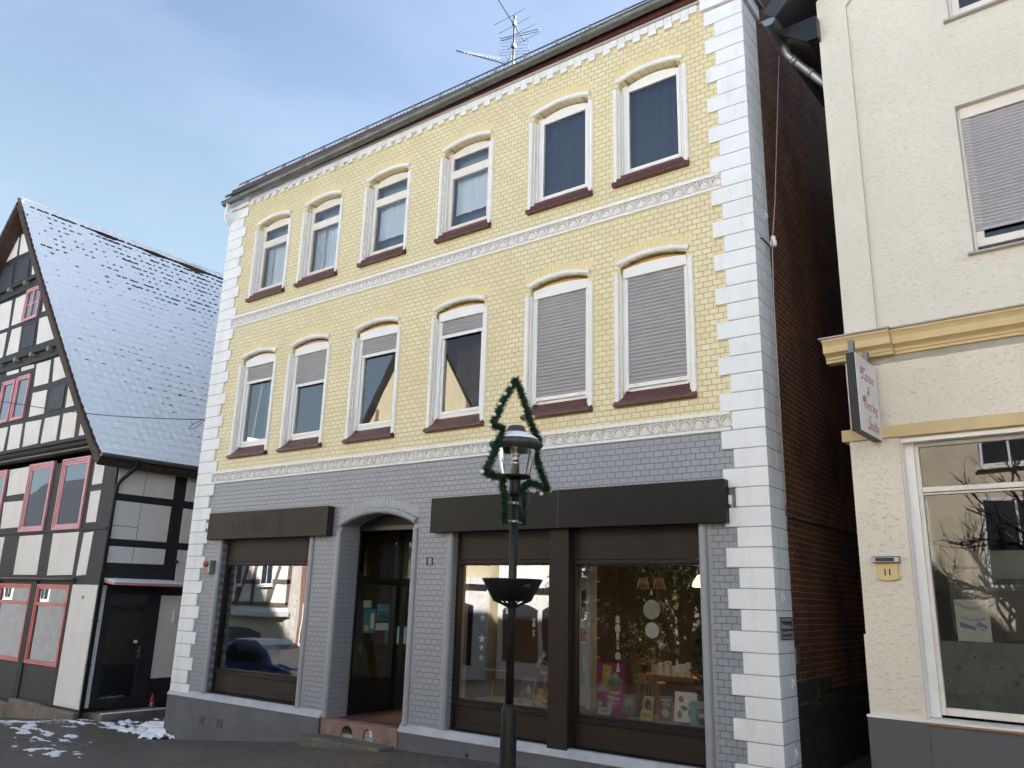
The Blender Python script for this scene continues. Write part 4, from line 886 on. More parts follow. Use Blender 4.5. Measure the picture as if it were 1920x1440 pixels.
m = MB()
for k in range(6): m.box(-5.72+k*.11,-5.72+k*.11+.08,2.1,2.18,1.66,1.80+.03*(k%3))
tag(obj('paper_houses', m, mt['paper']), 'row of white paper lantern houses on the long wooden table', 'lanterns')
# plants
def leafy(name, label, x, y, z, n_, spread, hgt, size, mat, seed, group=None):
    rr = random.Random(seed); m = MB()
    for k in range(n_):
        c = Vector((x+rr.gauss(0,spread), y+rr.gauss(0,spread*.6), z+hgt*rr.random()**.8))
        d_ = Vector((rr.uniform(-1,1), rr.uniform(-1,.4), rr.uniform(-.5,.9))).normalized(); s_ = d_.cross(Vector((rr.uniform(-1,1),rr.uniform(-1,1),rr.uniform(-1,1)))).normalized()
        l_ = size*rr.uniform(.6,1.3); m.add([c, c+d_*l_*.5+s_*l_*.28, c+d_*l_, c+d_*l_*.5-s_*l_*.28],[(0,1,2,3)])
    o = obj(name, m, mat); tag(o, label, 'plant', group)
    st_ = MB()
    for k in range(6): st_.tube([(x,y,z-.1),(x+rr.gauss(0,spread*.4),y,z+hgt*.4),(x+rr.gauss(0,spread*.9),y,z+hgt*.9)], .005, 5)
    obj('stem', st_, mt['bark'], o)
leafy('house_plant','dark leafy house plant at the right end of the book window',-4.22,.78,1.45,260,.10,.85,.11,mt['leaf'],4)
leafy('dried_bouquet','bouquet of dried yellow grasses behind the round paper discs',-5.25,1.0,1.85,420,.17,.55,.05,mt['dried'],5)
leafy('flower_bouquet','dusky pink flower bouquet on the long wooden table',-4.62,1.6,1.62,90,.13,.22,.07,flat('dusky_petal',(.22,.10,.08)),6)
m = MB()
for k in range(12): m.tube([(-5.55+.035*k,1.2,1.40),(-5.55+.035*k+.01*sin(k),1.2,2.0+.05*sin(k*2.1))], .007, 5)
tag(obj('bamboo_screen', m, mt['dried']), 'small bamboo stick screen behind the dried grasses', 'screen')
# pictures on the white partition
def picture(x, z0, z1, c, label):
    m = MB(); m.box(x-.085, x+.085, 1.465, 1.497, z0, z1); o = obj('picture', m, flat('pic_'+label[:9],c,.6)); tag(o, label, 'picture', 'pictures on the white shop partition')
    rr = random.Random(label); 
    for k in range(5):
        q_ = MB(); cx, cz = x+rr.uniform(-.05,.05), z0+(z1-z0)*rr.uniform(.2,.8); q_.add([(cx+.04*cos(t_)*rr.uniform(.5,1),1.4635-.0005*k,cz+.08*sin(t_)*rr.uniform(.4,1)) for t_ in [2*pi*j/8 for j in range(8)]],[tuple(range(8))]); obj('paint_patch', q_, flat('pp%d%s'%(k,label[:4]),(c[0]*rr.uniform(.3,2),c[1]*rr.uniform(.3,2),c[2]*rr.uniform(.3,2))), o)
picture(-6.46,2.40,2.83,(.12,.13,.12),'dark green abstract picture, topmost on the white partition'); picture(-6.46,2.10,2.29,(.30,.06,.09),'plain crimson picture in the middle of the white partition'); picture(-6.46,1.5,2.07,(.34,.30,.32),'tall abstract figure picture, lowest on the white partition')
# notices on the glazed side of the entrance
def notice(y0,y1,z0,z1,c,label,x=-10.35,parts=()):
    m = MB(); m.box(x+.024-.02, x+.027-.02, y0, y1, z0, z1); o = obj('notice', m, flat('not_'+label[:10],c,.5)); tag(o, label, 'notice', 'notices on the shop door glazing')
    for (a0,a1,c0,c1,cc) in parts:
        q_ = MB(); q_.add([(x+.0085,a0,c0),(x+.0085,a1,c0),(x+.0085,a1,c1),(x+.0085,a0,c1)],[(0,1,2,3)]); obj('print', q_, flat('pr_%d_%d_%d'%tuple(int(k*99) for k in cc),cc,.5), o)
notice(.66,.84,2.47,2.59,(.35,.34,.30),'small beige card, topmost notice on the door glazing')
notice(.68,.96,2.06,2.455,(.05,.20,.20),'teal poster with a yellow dot on the door glazing',parts=((.72,.80,2.10,2.18,(.55,.42,.08)),(.84,.93,2.13,2.38,(.55,.58,.58))))
notice(.985,1.285,2.265,2.53,(.10,.24,.33),'blue poster with a dark skyline on the door glazing',parts=((1.02,1.25,2.38,2.40,(.03,.05,.07)),(1.0,1.27,2.28,2.36,(.05,.12,.17))))
notice(.975,1.285,2.10,2.22,(.50,.55,.56),'pale blue strip notice below the blue poster')
m = MB(); m.obox((-10.37,.93,1.68),(.004,0,0),(0,.085,-.0),(0,-.11,.34)); o = obj('banner', m, flat('orange_banner',(.50,.24,.06),.6)); tag(o, 'slanting orange banner with dark letters inside the door glazing', 'banner')
tm = text_mb("TEE-SHOP", .09, Matrix(((0,0,1,-10.364),(.31,.95,0,.90),(-.95,.31,0,1.90),(0,0,0,1))), .0006, bold=.001); obj('lettering', tm, flat('rust_ink',(.22,.07,.02)), o)
m = MB(); m.box(-10.34,-10.09,1.55-.055,1.55-.052,1.87,2.165); o = obj('notice', m, flat('leaf_green',(.22,.42,.08),.5)); tag(o, 'green and sky blue poster on the inner shop door', 'notice', 'notices on the shop door glazing')
q_ = MB(); q_.add([(-10.32,1.494,1.91),(-10.11,1.494,1.91),(-10.11,1.494,2.12),(-10.32,1.494,2.12)],[(0,1,2,3)]); obj('print', q_, flat('sky_print',(.22,.45,.66)), o)
# lit lamps inside
def pendant(x, y, z, s, label, power, col=(1,.62,.25)):
    m = MB(); m.lathe([(.02*s,.16*s),(.05*s,.15*s),(.11*s,.06*s),(.125*s,0),(.115*s,0),(.10*s,.05*s)], (x,y,z), 18); o = obj('pendant_lamp', m, emit('lit_shade_%s'%label[:6], (1,.66,.26), power)); tag(o, label, 'lamp')
    c = MB(); c.tube([(x,y,z+.16*s),(x,y,4.02)], .006, 5); obj('flex', c, mt['black'], o)
    ld = bpy.data.lights.new('lamp_light', 'POINT'); ld.energy = 14*s; ld.color = col; ld.shadow_soft_size = .08
    lo = bpy.data.objects.new('lamp_light', ld); COL.objects.link(lo); lo.location = (x,y,z-.02)
pendant(-10.62,3.2,3.19,1.3,'glowing yellow dome lamp seen through the door transom',1.1)
pendant(-5.45,3.4,2.95,1.2,'glowing yellow pendant lamp deep in the shop, upper right of the book window',1.1)
def basket(x,label):
    m = MB()
    for k in range(14): an=2*pi*k/14; m.tube([(x+.06*cos(an),2.2+.06*sin(an),3.05),(x+.10*cos(an+.3),2.2+.10*sin(an+.3),2.88)], .006, 4)
    o = obj('basket_lamp', m, emit('lit_wicker', (.15,.07,.03), .12)); tag(o, label, 'lamp', 'woven basket lamps'); c = MB(); c.tube([(x,2.2,3.05),(x,2.2,4.0)], .005, 5); obj('flex', c, mt['black'], o)
basket(-5.88,'left one of two woven basket lamps glowing in the book shop'); basket(-5.61,'right one of two woven basket lamps glowing in the book shop')
# ================================================================== HALF-TIMBERED HOUSE (left)
T = thing('half_timbered_house', 'black and white half-timbered gabled house with a snow-covered roof', 'house', (-24.7, 0, -.6))
VX = -24.76
RP = [(-24.76,13.72),(-23.11,11.72),(-22.11,10.55),(-20.86,9.11),(-19.72,7.82),(-18.85,6.83),(-17.75,5.70),(-17.42,5.42)]   # roof profile x,z
def rprof(x): return interp(x if x >= VX else 2*VX-x, RP)
LW_ = 2*VX+17.80
FY, GY = -.07, -.30
# timber cores (the white panels sit between the beams)
m = MB(); m.xz([(LW_,-2.5),(-17.80,-2.5),(-17.80,5.62),(LW_,5.62)], FY, 11.5)
obj('timber_frame', m, mt['timber'], T, label='black timber framing of the two lower storeys')
gp = [(x, z-.30) for x,z in RP if x < -18.2]
gpts = [(-18.45,5.95)] + [(-18.45, rprof(-18.45)-.32)] + [(x,z-.34) for x,z in RP[::-1] if x < -18.6] + [(2*VX-x, z-.34) for x,z in RP[1:] if x < -18.6] + [(2*VX+18.45, rprof(-18.45)-.32),(2*VX+18.45,5.95)]
m = MB(); m.xz(gpts, GY, 11.3); obj('timber_gable', m, mt['timber'], T, fix=True)
def panels(lst, y, parent, name='infill_panel', mat='infill', t=.012):
    for p in lst: m = MB(); m.xz(p, y-t, y+.02); obj(name, m, mt[mat], parent, bevel=.006, fix=True)
G3 = [[(-25.72,12.74),(-25.22,12.80),(-25.14,12.16),(-25.97,12.12)],[(-25.09,12.84),(-24.72,12.80),(-24.2,12.12),(-24.98,12.14)],[(-23.92,11.72),(-23.46,11.25),(-23.80,11.25)],
 [(-24.57,10.69),(-23.86,10.7),(-23.74,9.84),(-24.51,9.84)],[(-25.62,10.72),(-24.80,10.69),(-24.69,9.83),(-25.55,9.84)],[(-22.70,10.34),(-22.32,9.91),(-22.66,9.90)],[(-22.74,9.73),(-22.08,9.71),(-21.60,8.96),(-22.62,8.96)],[(-24.41,9.71),(-23.80,9.70),(-23.71,8.94),(-24.46,8.94)],[(-25.45,9.72),(-24.72,9.70),(-24.69,8.93),(-25.40,8.94)],
 [(-22.37,8.38),(-21.57,8.37),(-21.49,7.73),(-22.29,7.74)],[(-21.39,8.38),(-20.92,8.38),(-20.56,7.76),(-21.26,7.73)],[(-23.28,8.42),(-22.52,8.40),(-22.50,8.29),(-23.25,8.30)],[(-24.19,8.42),(-23.43,8.40),(-23.43,8.29),(-24.14,8.31)],
 [(-22.27,7.57),(-21.47,7.55),(-21.43,6.92),(-22.25,6.92)],[(-20.33,7.57),(-19.77,6.95),(-20.29,6.93)],[(-22.36,6.79),(-21.48,6.77),(-21.46,6.15),(-22.28,6.13)],[(-21.29,6.78),(-20.51,6.77),(-20.49,6.14),(-21.29,6.13)],[(-20.33,6.79),(-19.64,6.78),(-19.58,6.13),(-20.30,6.13)],[(-19.36,6.47),(-19.02,6.14),(-19.36,6.14)],[(-23.24,6.80),(-22.53,6.78),(-22.48,6.12),(-23.19,6.11)],[(-24.18,6.79),(-23.40,6.78),(-23.42,6.13),(-24.14,6.12)]]
mir = lambda P: [(2*VX-x, z) for x,z in P]
far = [mir(p) for p in G3 if min(x for x,_ in p) > -23.70]
panels(G3 + far, GY, T)
panels([[(-25.60,13.66),(-25.08,13.16),(-25.84,13.18)]], GY, T, 'gable_tip', 'stone')
dk = MB()
for p in ([(-26.04,11.97),(-25.19,11.90),(-25.06,11.16),(-25.9,11.2)],[(-25.0,11.96),(-24.14,11.90),(-24.01,11.10),(-24.86,11.16)],[(-23.55,9.62),(-22.88,9.62),(-22.8,8.96),(-23.5,8.96)],[(-21.2,7.55),(-20.48,7.55),(-20.45,6.95),(-21.25,6.93)]): dk.xz(p, GY-.02, GY+.02)
obj('dark_panel', dk, paint('dark_blue_grey_board',(.035,.038,.048),rough=.55,var=.2,vscale=3,bump=.3), T, bevel=.006, fix=True)
F1 = [[(-23.33,5.65),(-22.20,5.66),(-22.14,4.97),(-23.25,4.95)],[(-23.34,4.79),(-22.22,4.78),(-22.17,4.11),(-23.25,4.10)],[(-18.82,5.63),(-18.36,5.64),(-18.36,4.98),(-18.82,4.97)],[(-18.82,4.82),(-18.36,4.83),(-18.36,4.11),(-18.81,4.11)],[(-18.81,3.88),(-18.39,3.90),(-18.42,2.95),(-18.86,2.93)],[(-20.29,3.90),(-19.05,3.91),(-19.05,2.95),(-20.25,2.93)],[(-22.05,3.88),(-20.81,3.89),(-20.78,2.94),(-22.02,2.94)],[(-25.2,5.65),(-24.1,5.65),(-24.1,4.95),(-25.2,4.95)],[(-25.2,4.79),(-24.1,4.79),(-24.1,4.1),(-25.2,4.1)],[(-23.9,3.88),(-22.9,3.88),(-22.9,2.94),(-23.9,2.94)],[(-27.5,5.65),(-26.3,5.65),(-26.3,4.1),(-27.5,4.1)],[(-29.5,5.65),(-28.3,5.65),(-28.3,4.1),(-29.5,4.1)],[(-27.5,3.88),(-26.3,3.88),(-26.3,2.94),(-27.5,2.94)]]
panels(F1, FY, T)
# side wall panels (towards the yellow house)
m = MB()
for p in ([(-.02,5.44),(1.36,5.50),(1.37,4.75),(-.02,4.74)],[(-.02,4.58),(1.36,4.58),(1.35,3.75),(-.02,3.74)],[(-.02,3.58),(1.36,3.59),(1.36,3.24),(-.02,3.22)],[(1.68,5.52),(4.5,5.52),(4.5,4.75),(1.68,4.75)],[(1.67,4.57),(4.5,4.57),(4.5,3.76),(1.67,3.76)],[(1.67,3.60),(4.5,3.6),(4.5,2.76),(1.69,2.76)],[(1.41,2.55),(4.5,2.56),(4.5,.76),(1.40,.75)]):
    m = MB(); m.yz(p, -17.82, -17.788); obj('infill_panel', m, mt['infill'], T, bevel=.006, fix=True)
jl = MB(); 
for (y,z0,z1) in ((.62,4.76,5.46),(.60,3.76,4.57),(.58,3.24,3.58)): jl.box(-17.789,-17.785,y,y+.012,z0,z1)
jl.box(-17.789,-17.785,.0,.60,4.02,4.035); obj('panel_joint', jl, mt['stone'], T)
# white plastered corner pier and stone base
m = MB(); m.box(-18.90, -17.785, FY-.035, .12, .21, 2.74); obj('plaster_pier', m, mt['infill'], T, bevel=.02)
m = MB(); 
for i in range(9):
    a = -31.6+i*1.54; b = a+1.54; m.box(a, b if i<8 else -17.76, FY-.13, .4, -3, .10+.02*sin(i*3)+ (.08 if i>6 else 0)-(.0 if i>5 else .06*(6-i)))
obj('stone_base', m, mt['stone'], T, bevel=.03)
sb2 = MB(); sb2.box(-17.9,-17.77,.0,.5,-.6,.24); obj('pier_foot', sb2, mt['black'], T)
# jetty cornice, beams with joist ends
m = MB(); m.prism([(FY-.02,5.80),(FY-.10,5.84),(FY-.10,5.88),(FY-.20,5.93),(FY-.20,5.97),(FY-.30,6.03),(FY-.30,6.10),(FY+.02,6.10)], lambda a,b:(2*VX+18.2,a,b), lambda a,b:(-18.2,a,b)); obj('jetty_cornice', m, mt['timber'], T, fix=True)
m = MB(); 
for (a,b) in ((FY-.115,5.868),(FY-.215,5.958)): m.box(2*VX+18.2,-18.2,a,a+.012,b,b+.022)
obj('cornice_line', m, flat('straw_line',(.30,.27,.20)), T)
bm_ = MB()
for (z,x1) in ((8.62,-21.0),(10.98,-23.1)):
    bm_.box(2*VX-x1-.1, x1+.1, GY-.06, GY, z-.20, z-.09); bm_.box(2*VX-x1-.1, x1+.1, GY-.08, GY, z+.07, z+.20)
bm_.box(-31.5,-18.85,FY-.06,FY,2.80,2.88); bm_.box(-31.5,-17.82,FY-.03,FY,3.93,3.99)
bm_.box(-20.83,-20.60,FY-.05,FY,.15,2.80); bm_.box(-19.0,-18.90,FY-.03,FY,.15,2.80); bm_.box(-22.80,-22.60,FY-.05,FY,.15,2.80)
obj('beam', bm_, mt['timber'], T, bevel=.01)
jn = MB()
for x in (-21.62,-22.6,-23.56,-24.54,-25.5,-26.5,-27.5): jn.box(x-.06,x+.06,GY-.13,GY,8.60,8.72)
for x in (-23.92,-24.94,-25.95): jn.box(x-.06,x+.06,GY-.13,GY,10.94,11.06)
obj('joist_end', jn, flat('weathered_joist',(.28,.27,.25),.8), T, bevel=.01)
lg = MB(); lg.box(-31.5,-18.85,FY-.16,FY-.06,2.84,2.87); obj('shop_ledge', lg, mt['stone'], T, bevel=.005)
db = MB(); db.box(-22.6,-18.92,FY-.02,FY+.02,.16,.95); obj('brick_apron', db, mt['darkbrick'], T)
# windows with pink frames
def pink_window(x0,x1,z0,z1,y,mat,steps=3,bar=None,label=None,grid=False,net=True):
    f = MB(); w = .055
    for k in range(steps):
        a = k*w; d_ = y-.05+.016*k; g = .004
        f.box(x0+a,x0+a+w-g,d_,y+.03,z0+a*.8,z1-a); f.box(x1-a-w+g,x1-a,d_,y+.03,z0+a*.8,z1-a)
        f.box(x0+a+w-g,x1-a-w+g,d_,y+.03,z1-a-w+g,z1-a); f.box(x0+a+w-g,x1-a-w+g,d_,y+.03,z0+a*.8,z0+a*.8+w*.8)
    a = steps*w
    if bar: f.box(x0+a-.02,x1-a+.02,y-.055,y+.03,bar-.05,bar+.03)
    if grid: f.box((x0+x1)/2-.03,(x0+x1)/2+.03,y-.03,y+.02,z0+a*.8,z1-a); f.box(x0+a,x1-a,y-.015,y+.02,(z0+z1)/2-.02,(z0+z1)/2+.02)
    o = obj('window', f, mat, T, bevel=.005, label=label)
    back = MB(); back.box(x0+a-.03,x1-a+.03,y+.012,y+.02,z0+a*.7,z1-a+.03)
    g_ = MB(); g_.add([(x0+a-.02,y-.001,z0+a*.75),(x1-a+.02,y-.001,z0+a*.75),(x1-a+.02,y-.001,z1-a+.02),(x0+a-.02,y-.001,z1-a+.02)],[(0,1,2,3)])
    obj('pane', g_, mt['glass'], o)
    return o, back, (x0+a,x1-a,z0+a*.8,z1-a)
def add_net(o, back, r, y, mat): obj('curtain', back, mat, o)  # with roomg this is a dark sheet painted as the unlit room
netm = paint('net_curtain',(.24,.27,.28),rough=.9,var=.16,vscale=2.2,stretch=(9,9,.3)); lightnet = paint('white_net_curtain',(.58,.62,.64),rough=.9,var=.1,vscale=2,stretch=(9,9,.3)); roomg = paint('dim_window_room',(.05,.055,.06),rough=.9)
for (x0,x1,z0,z1,y,mat,st_,bar,lab,grid,nm) in (
  (-22.13,-20.81,3.98,5.69,FY,mt['pink'],3,None,'pink framed window, second from the corner',False,roomg),(-20.36,-19.02,3.98,5.68,FY,mt['pink'],3,None,'pink framed window nearest the corner',False,roomg),(-24.08,-23.42,3.98,5.66,FY,mt['pink'],3,None,None,False,roomg),
  (-23.83,-22.90,9.80,10.78,GY,mt['pink'],2,None,'small four-pane pink window high in the gable',True,lightnet),(-23.34,-22.56,6.92,8.14,GY,mt['pink'],2,None,None,False,lightnet),(-24.22,-23.45,6.92,8.12,GY,mt['pink'],2,None,None,False,lightnet),(-26.0,-25.2,6.92,8.12,GY,mt['pink'],2,None,None,False,lightnet),
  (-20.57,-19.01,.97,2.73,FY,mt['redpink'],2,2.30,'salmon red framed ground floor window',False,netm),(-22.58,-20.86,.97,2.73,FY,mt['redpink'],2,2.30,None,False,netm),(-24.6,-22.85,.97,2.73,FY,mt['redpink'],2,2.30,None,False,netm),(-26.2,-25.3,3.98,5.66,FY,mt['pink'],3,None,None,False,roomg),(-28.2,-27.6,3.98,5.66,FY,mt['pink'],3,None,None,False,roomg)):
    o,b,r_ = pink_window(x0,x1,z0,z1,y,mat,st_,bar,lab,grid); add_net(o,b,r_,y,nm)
# side door with canopy and step
d = MB(); X_ = -17.80
d.box(X_-.05,X_+.03,.10,.22,.22,2.66); d.box(X_-.05,X_+.03,1.08,1.40,.22,2.66); d.box(X_-.05,X_+.03,.22,1.08,2.56,2.66); d.box(X_-.05,X_+.02,.22,1.08,2.17,2.34); d.box(X_-.05,X_+.015,.22,1.08,.22,.39); d.box(X_-.05,X_+.012,.22,.27,.39,2.17); d.box(X_-.05,X_+.012,1.03,1.08,.39,2.17)
do = obj('door', d, mt['timber'], T, bevel=.006, label='black framed glass side door')
g_ = MB(); g_.add([(X_+.004,.27,.39),(X_+.004,1.03,.39),(X_+.004,1.03,2.17),(X_+.004,.27,2.17)],[(0,1,2,3)]); g_.add([(X_+.004,.22,2.34),(X_+.004,1.08,2.34),(X_+.004,1.08,2.56),(X_+.004,.22,2.56)],[(0,1,2,3)]); obj('pane', g_, mt['glass'], do)
g_ = MB(); g_.box(X_-.01,X_+.001,.22,1.08,.25,2.56); obj('backing', g_, mt['black'], do)
h = MB(); h.tube([(X_+.01,1.045,1.35),(X_+.06,1.045,1.35),(X_+.06,.95,1.35)], .011, 8); h.box(X_+.010,X_+.018,1.03,1.07,1.2,1.45); obj('handle', h, mt['zinc'], do)
st_ = MB(); st_.box(X_+.005,X_+.008,.90,.98,1.52,1.58); obj('sticker', st_, mt['paper'], do)
c = MB(); c.prism([(X_-.02,2.86),(X_+.55,2.79),(X_+.55,2.75),(X_-.02,2.81)], lambda a,b:(a,-.02,b), lambda a,b:(a,1.66,b)); cano = obj('door_canopy', c, mt['pink'], T, bevel=.006, fix=True)
c = MB(); c.prism([(X_,2.865),(X_+.52,2.80),(X_+.52,2.83),(X_,2.90)], lambda a,b:(a,.0,b), lambda a,b:(a,1.63,b)); obj('canopy_snow', c, mt['snow'], cano, bevel=.012, fix=True)
s = MB(); s.box(X_-.05,X_+.55,.12,1.62,-.3,.15); sto = obj('doorstep', s, mt['stone'], T, bevel=.015)
s = MB(); s.box(X_+.44,X_+.545,.14,1.61,.152,.172); obj('step_snow', s, mt['snow'], sto, bevel=.012)
m = MB(); m.box(X_-.01,X_+.024,1.404,4.6,.0,.72); obj('dado_board', m, mt['timber'], T)
m = MB(); m.tube([(X_+.02,1.64,2.8),(X_+.02,1.6,3.55),(X_+.02,1.66,3.62)],.006,5); m.ball((X_+.06,1.64,3.32),.05,10,6); obj('wall_lamp', m, mt['black'], T)
m = MB(); m.box(X_,X_+.08,1.75,1.95,1.95,2.25); m.tube([(X_+.03,1.85,2.25),(X_+.03,1.87,2.55)],.012,6); obj('meter_box', m, mt['infill'], T, bevel=.01)
t = text_mb("10", .10, Matrix(((1,0,0,-18.33),(0,0,-1,FY-.042),(0,1,0,2.44),(0,0,0,1))), .003); obj('number_plate', t, mt['zinc'], T)
# gutter and downpipe
g = MB(); n = 10; P = [(.075*cos(pi+pi*k/n), .075*sin(pi+pi*k/n)) for k in range(n+1)]; gx, y0g, y1g = -17.36, -.70, 11.8
vs = []; 
for y in (y0g,y1g):
    for (a,b) in P: vs.append((gx+a,y,5.50+(y-y0g)*.012+b))
g.add(vs, [(k,k+1,n+1+k+1,n+1+k) for k in range(n)]+[tuple(range(n+1))], smooth=False); g.tube([(gx+.075,y0g,5.50),(gx+.075,y1g,5.65)],.011,6); obj('gutter', g, mt['zinc'], T)
g = MB(); g.tube([(gx,.14,5.46),(gx,.14,5.36)], [.07,.05], 12); g.tube([(gx,.14,5.36),(gx-.02,.12,5.28),(gx-.28,-.02,5.02),(gx-.33,-.06,4.9),(-17.71,-.075,4.6),(-17.71,-.07,.05)], .045, 12)
for z in (1.1,2.0,3.1): g.box(-17.76,-17.66,-.12,-.02,z-.012,z+.012)
obj('downpipe', g, mt['blackpole'], T)
# roof: tiles below, snow with thawed gaps on top
r = MB(); yR0, yR1 = -.66, 11.8
pts = RP
def offs(P, d): 
    o_ = []
    for i,(x,z) in enumerate(P):
        a = P[max(0,i-1)]; b = P[min(len(P)-1,i+1)]; t_ = Vector((b[0]-a[0], b[1]-a[1])).normalized(); o_.append((x+t_.y*d*-1*-1*(-1), z+t_.x*d)) if False else o_.append((x - t_.y*d, z + t_.x*d))
    return o_
low = offs(RP, -.20); prof = RP + low[::-1]
r.prism(prof, lambda a,b:(a,yR0,b), lambda a,b:(a,yR1,b)); mr_ = [(2*VX-x,z) for x,z in prof]; r.prism(mr_[::-1], lambda a,b:(a,yR0,b), lambda a,b:(a,yR1,b))
rf2 = obj('roof', r, mt['tile'], T, fix=True)
def at_s(s_):    # point along the slope from the ridge, with normal
    acc = 0
    for (a,b),(c_,d_) in zip(RP,RP[1:]):
        l_ = sqrt((c_-a)**2+(d_-b)**2)
        if s_ <= acc+l_ or (c_,d_) == RP[-1]:
            t_ = (s_-acc)/l_; tx,tz = (c_-a)/l_, (d_-b)/l_; return a+(c_-a)*t_, b+(d_-b)*t_, -tz, tx
        acc += l_
SL = sum(sqrt((c_-a)**2+(d_-b)**2) for (a,b),(c_,d_) in zip(RP,RP[1:]))
cs = .285; ncourse = int(SL/cs); tw = .215
# real tile courses: small rolled noses
tl = MB(); rr = random.Random(11)
ny = int((yR1-yR0)/tw)
for k in range(ncourse):
    s1 = (k+1)*cs
    x,z,nx_,nz_ = at_s(min(s1,SL-.01)); x0,z0,_,_ = at_s(max(0,s1-cs-.04))
    for j in range(ny):
        if j*tw > 9: continue
        y = yR0 + j*tw + rr.uniform(-.008,.008); l_ = .012+rr.uniform(0,.02)
        base = len(tl.v)
        for (yy,hh) in ((0,.004),(.05,.040),(.11,.018),(.17,.012),(tw,.004)):
            tl.v.append((x0+nx_*.01, y+yy, z0+nz_*.01)); tl.v.append((x+nx_*(hh+l_), y+yy, z+nz_*(hh+l_))); tl.v.append((x, y+yy, z))
        for i in range(4):
            tl.smooth.add(len(tl.f)); tl.f.append((base+i*3, base+i*3+3, base+i*3+4, base+i*3+1)); tl.f.append((base+i*3+1, base+i*3+4, base+i*3+5, base+i*3+2))
obj('tile_course', tl, mt['tile'], rf2)
sn = MB(); du, dv = .032, .0178; nu = int(9.6/du); nv = int(SL/dv); idx = {}
def snow_h(u, s_):
    k = s_/cs; fk = k-math.floor(k); y = yR0+u
    up_ = max(0, 1-s_/3.2)                                # thinner snow near the ridge
    big = noise.fractal(Vector((u*.42, s_*.30, 3.1)), 1, 2, 3)
    med = nz3(u*1.3, s_*1.1, 9)
    nose = math.exp(-((fk-.94)/.11)**2) + .95*math.exp(-((fk+.06)/.11)**2)
    ft = (u/tw) % 1.0; roll_ = .5+.5*cos(2*pi*(ft-.26))
    jit = nz3(math.floor(u/tw)*3.7, math.floor(k+.5)*5.3, 1.7)
    thaw = nose*(.50+.55*roll_+.75*jit)
    hold = .75 - .20*big - .18*med - .28*up_**1.6 + .5*max(0,(s_-SL*.70)/(SL*.30)) - .13*min(1,u/5) + .16*max(0,1-u/3)
    if s_ < .55: thaw += .75*(.5+.5*nz3(u*1.1, 2.0, 5.0)) * max(0,1-abs(s_-.30)/.3) + .25*(1 if u>2.2 else 0)
    if 2.35 < s_ < 3.0 and 1.6 < u < 4.3: thaw += .75*max(0,nz3(u*2.1,s_*2.3,4))+.25*max(0,nz3(u*6,s_*6,4))
    return hold - thaw*.78 , nose, roll_
for i in range(nu+1):
    for j in range(nv+1):
        u, s_ = i*du, .02+j*dv
        h_, nose, roll_ = snow_h(u, s_)
        idx[i,j] = (h_, len(sn.v))
        x,z,nx_,nz_ = at_s(min(s_,SL-.005)); k = s_/cs; fk = k-math.floor(k)
        th_ = .040 + .030*fk + .012*roll_ + .022*max(-.4,min(1,h_)) + .010*nz3(u*7,s_*7,2)
        sn.v.append((x+nx_*th_, yR0+u, z+nz_*th_))
for i in range(nu):
    for j in range(nv):
        q_ = [idx[i,j],idx[i+1,j],idx[i+1,j+1],idx[i,j+1]]
        if sum(a for a,_ in q_) > 0: sn.smooth.add(len(sn.f)); sn.f.append((q_[0][1],q_[3][1],q_[2][1],q_[1][1]))
obj('snow_cover', sn, mt['snow'], rf2)
rdg = MB(); rdg.tube([(VX+.02, yR0+.02+k*.4, 13.73+.03*nz3(k*.4,0,7)) for k in range(31)], [.10+.02*nz3(k*.7,3,1) for k in range(31)], 10); obj('ridge_snow', rdg, mt['snow'], rf2)
vg = MB()
for sgn in (1,-1):
    for (a,b),(c_,d_) in zip(RP,RP[1:]):
        xa, xc_ = (a, c_) if sgn > 0 else (2*VX-a, 2*VX-c_)
        vg.beam((xa,yR0-.02,b-.09),(xc_,yR0-.02,d_-.09), .05, .15, upv=(0,0,1))
obj('verge_board', vg, paint('weathered_verge',(.06,.045,.038),rough=.8,var=.3,vscale=5), rf2)
vt = MB(); s_ = .1
while s_ < SL:
    x,z,nx_,nz_ = at_s(s_); vt.obox((x+nx_*.03,yR0-.03,z+nz_*.03),(nz_*.14,0,-nx_*.14),(0,.03,0),(nx_*.03,0,nz_*.03)); s_ += cs
obj('verge_tile', vt, mt['tile'], rf2)

# red hatted gnome on the step
gn = thing('garden_gnome', 'small garden gnome with a red pointed hat on the side doorstep', 'figurine', (-17.42,1.30,.155))
m = MB(); m.lathe([(.001,0),(.055,.0),(.06,.04),(.05,.09),(.03,.12),(.001,.12)], (-17.42,1.30,.155), 16); obj('body', m, flat('gnome_coat',(.08,.09,.07)), gn)
m = MB(); m.ball((-17.42,1.30,.29), .036, 12, 8); m.ball((-17.385,1.295,.285), .010, 6, 4); obj('head', m, flat('gnome_skin',(.42,.26,.19)), gn)
m = MB(); m.lathe([(.05,.0),(.052,.015),(.036,.08),(.018,.14),(.001,.18)], (-17.42,1.30,.305), 16); obj('hat', m, flat('gnome_red',(.42,.02,.04),.6), gn)
m = MB(); m.lathe([(.034,.0),(.03,-.03),(.012,-.075),(.001,-.085)], (-17.40,1.295,.285), 12); obj('beard', m, flat('gnome_beard',(.5,.5,.46)), gn)
m = MB(); m.ball((-17.40,1.22,.17), .03, 8, 5, (1,1,.6)); m.ball((-17.40,1.17,.165), .022, 8, 5, (1,1.3,.5)); obj('boot', m, flat('gnome_boot',(.20,.14,.10)), gn)

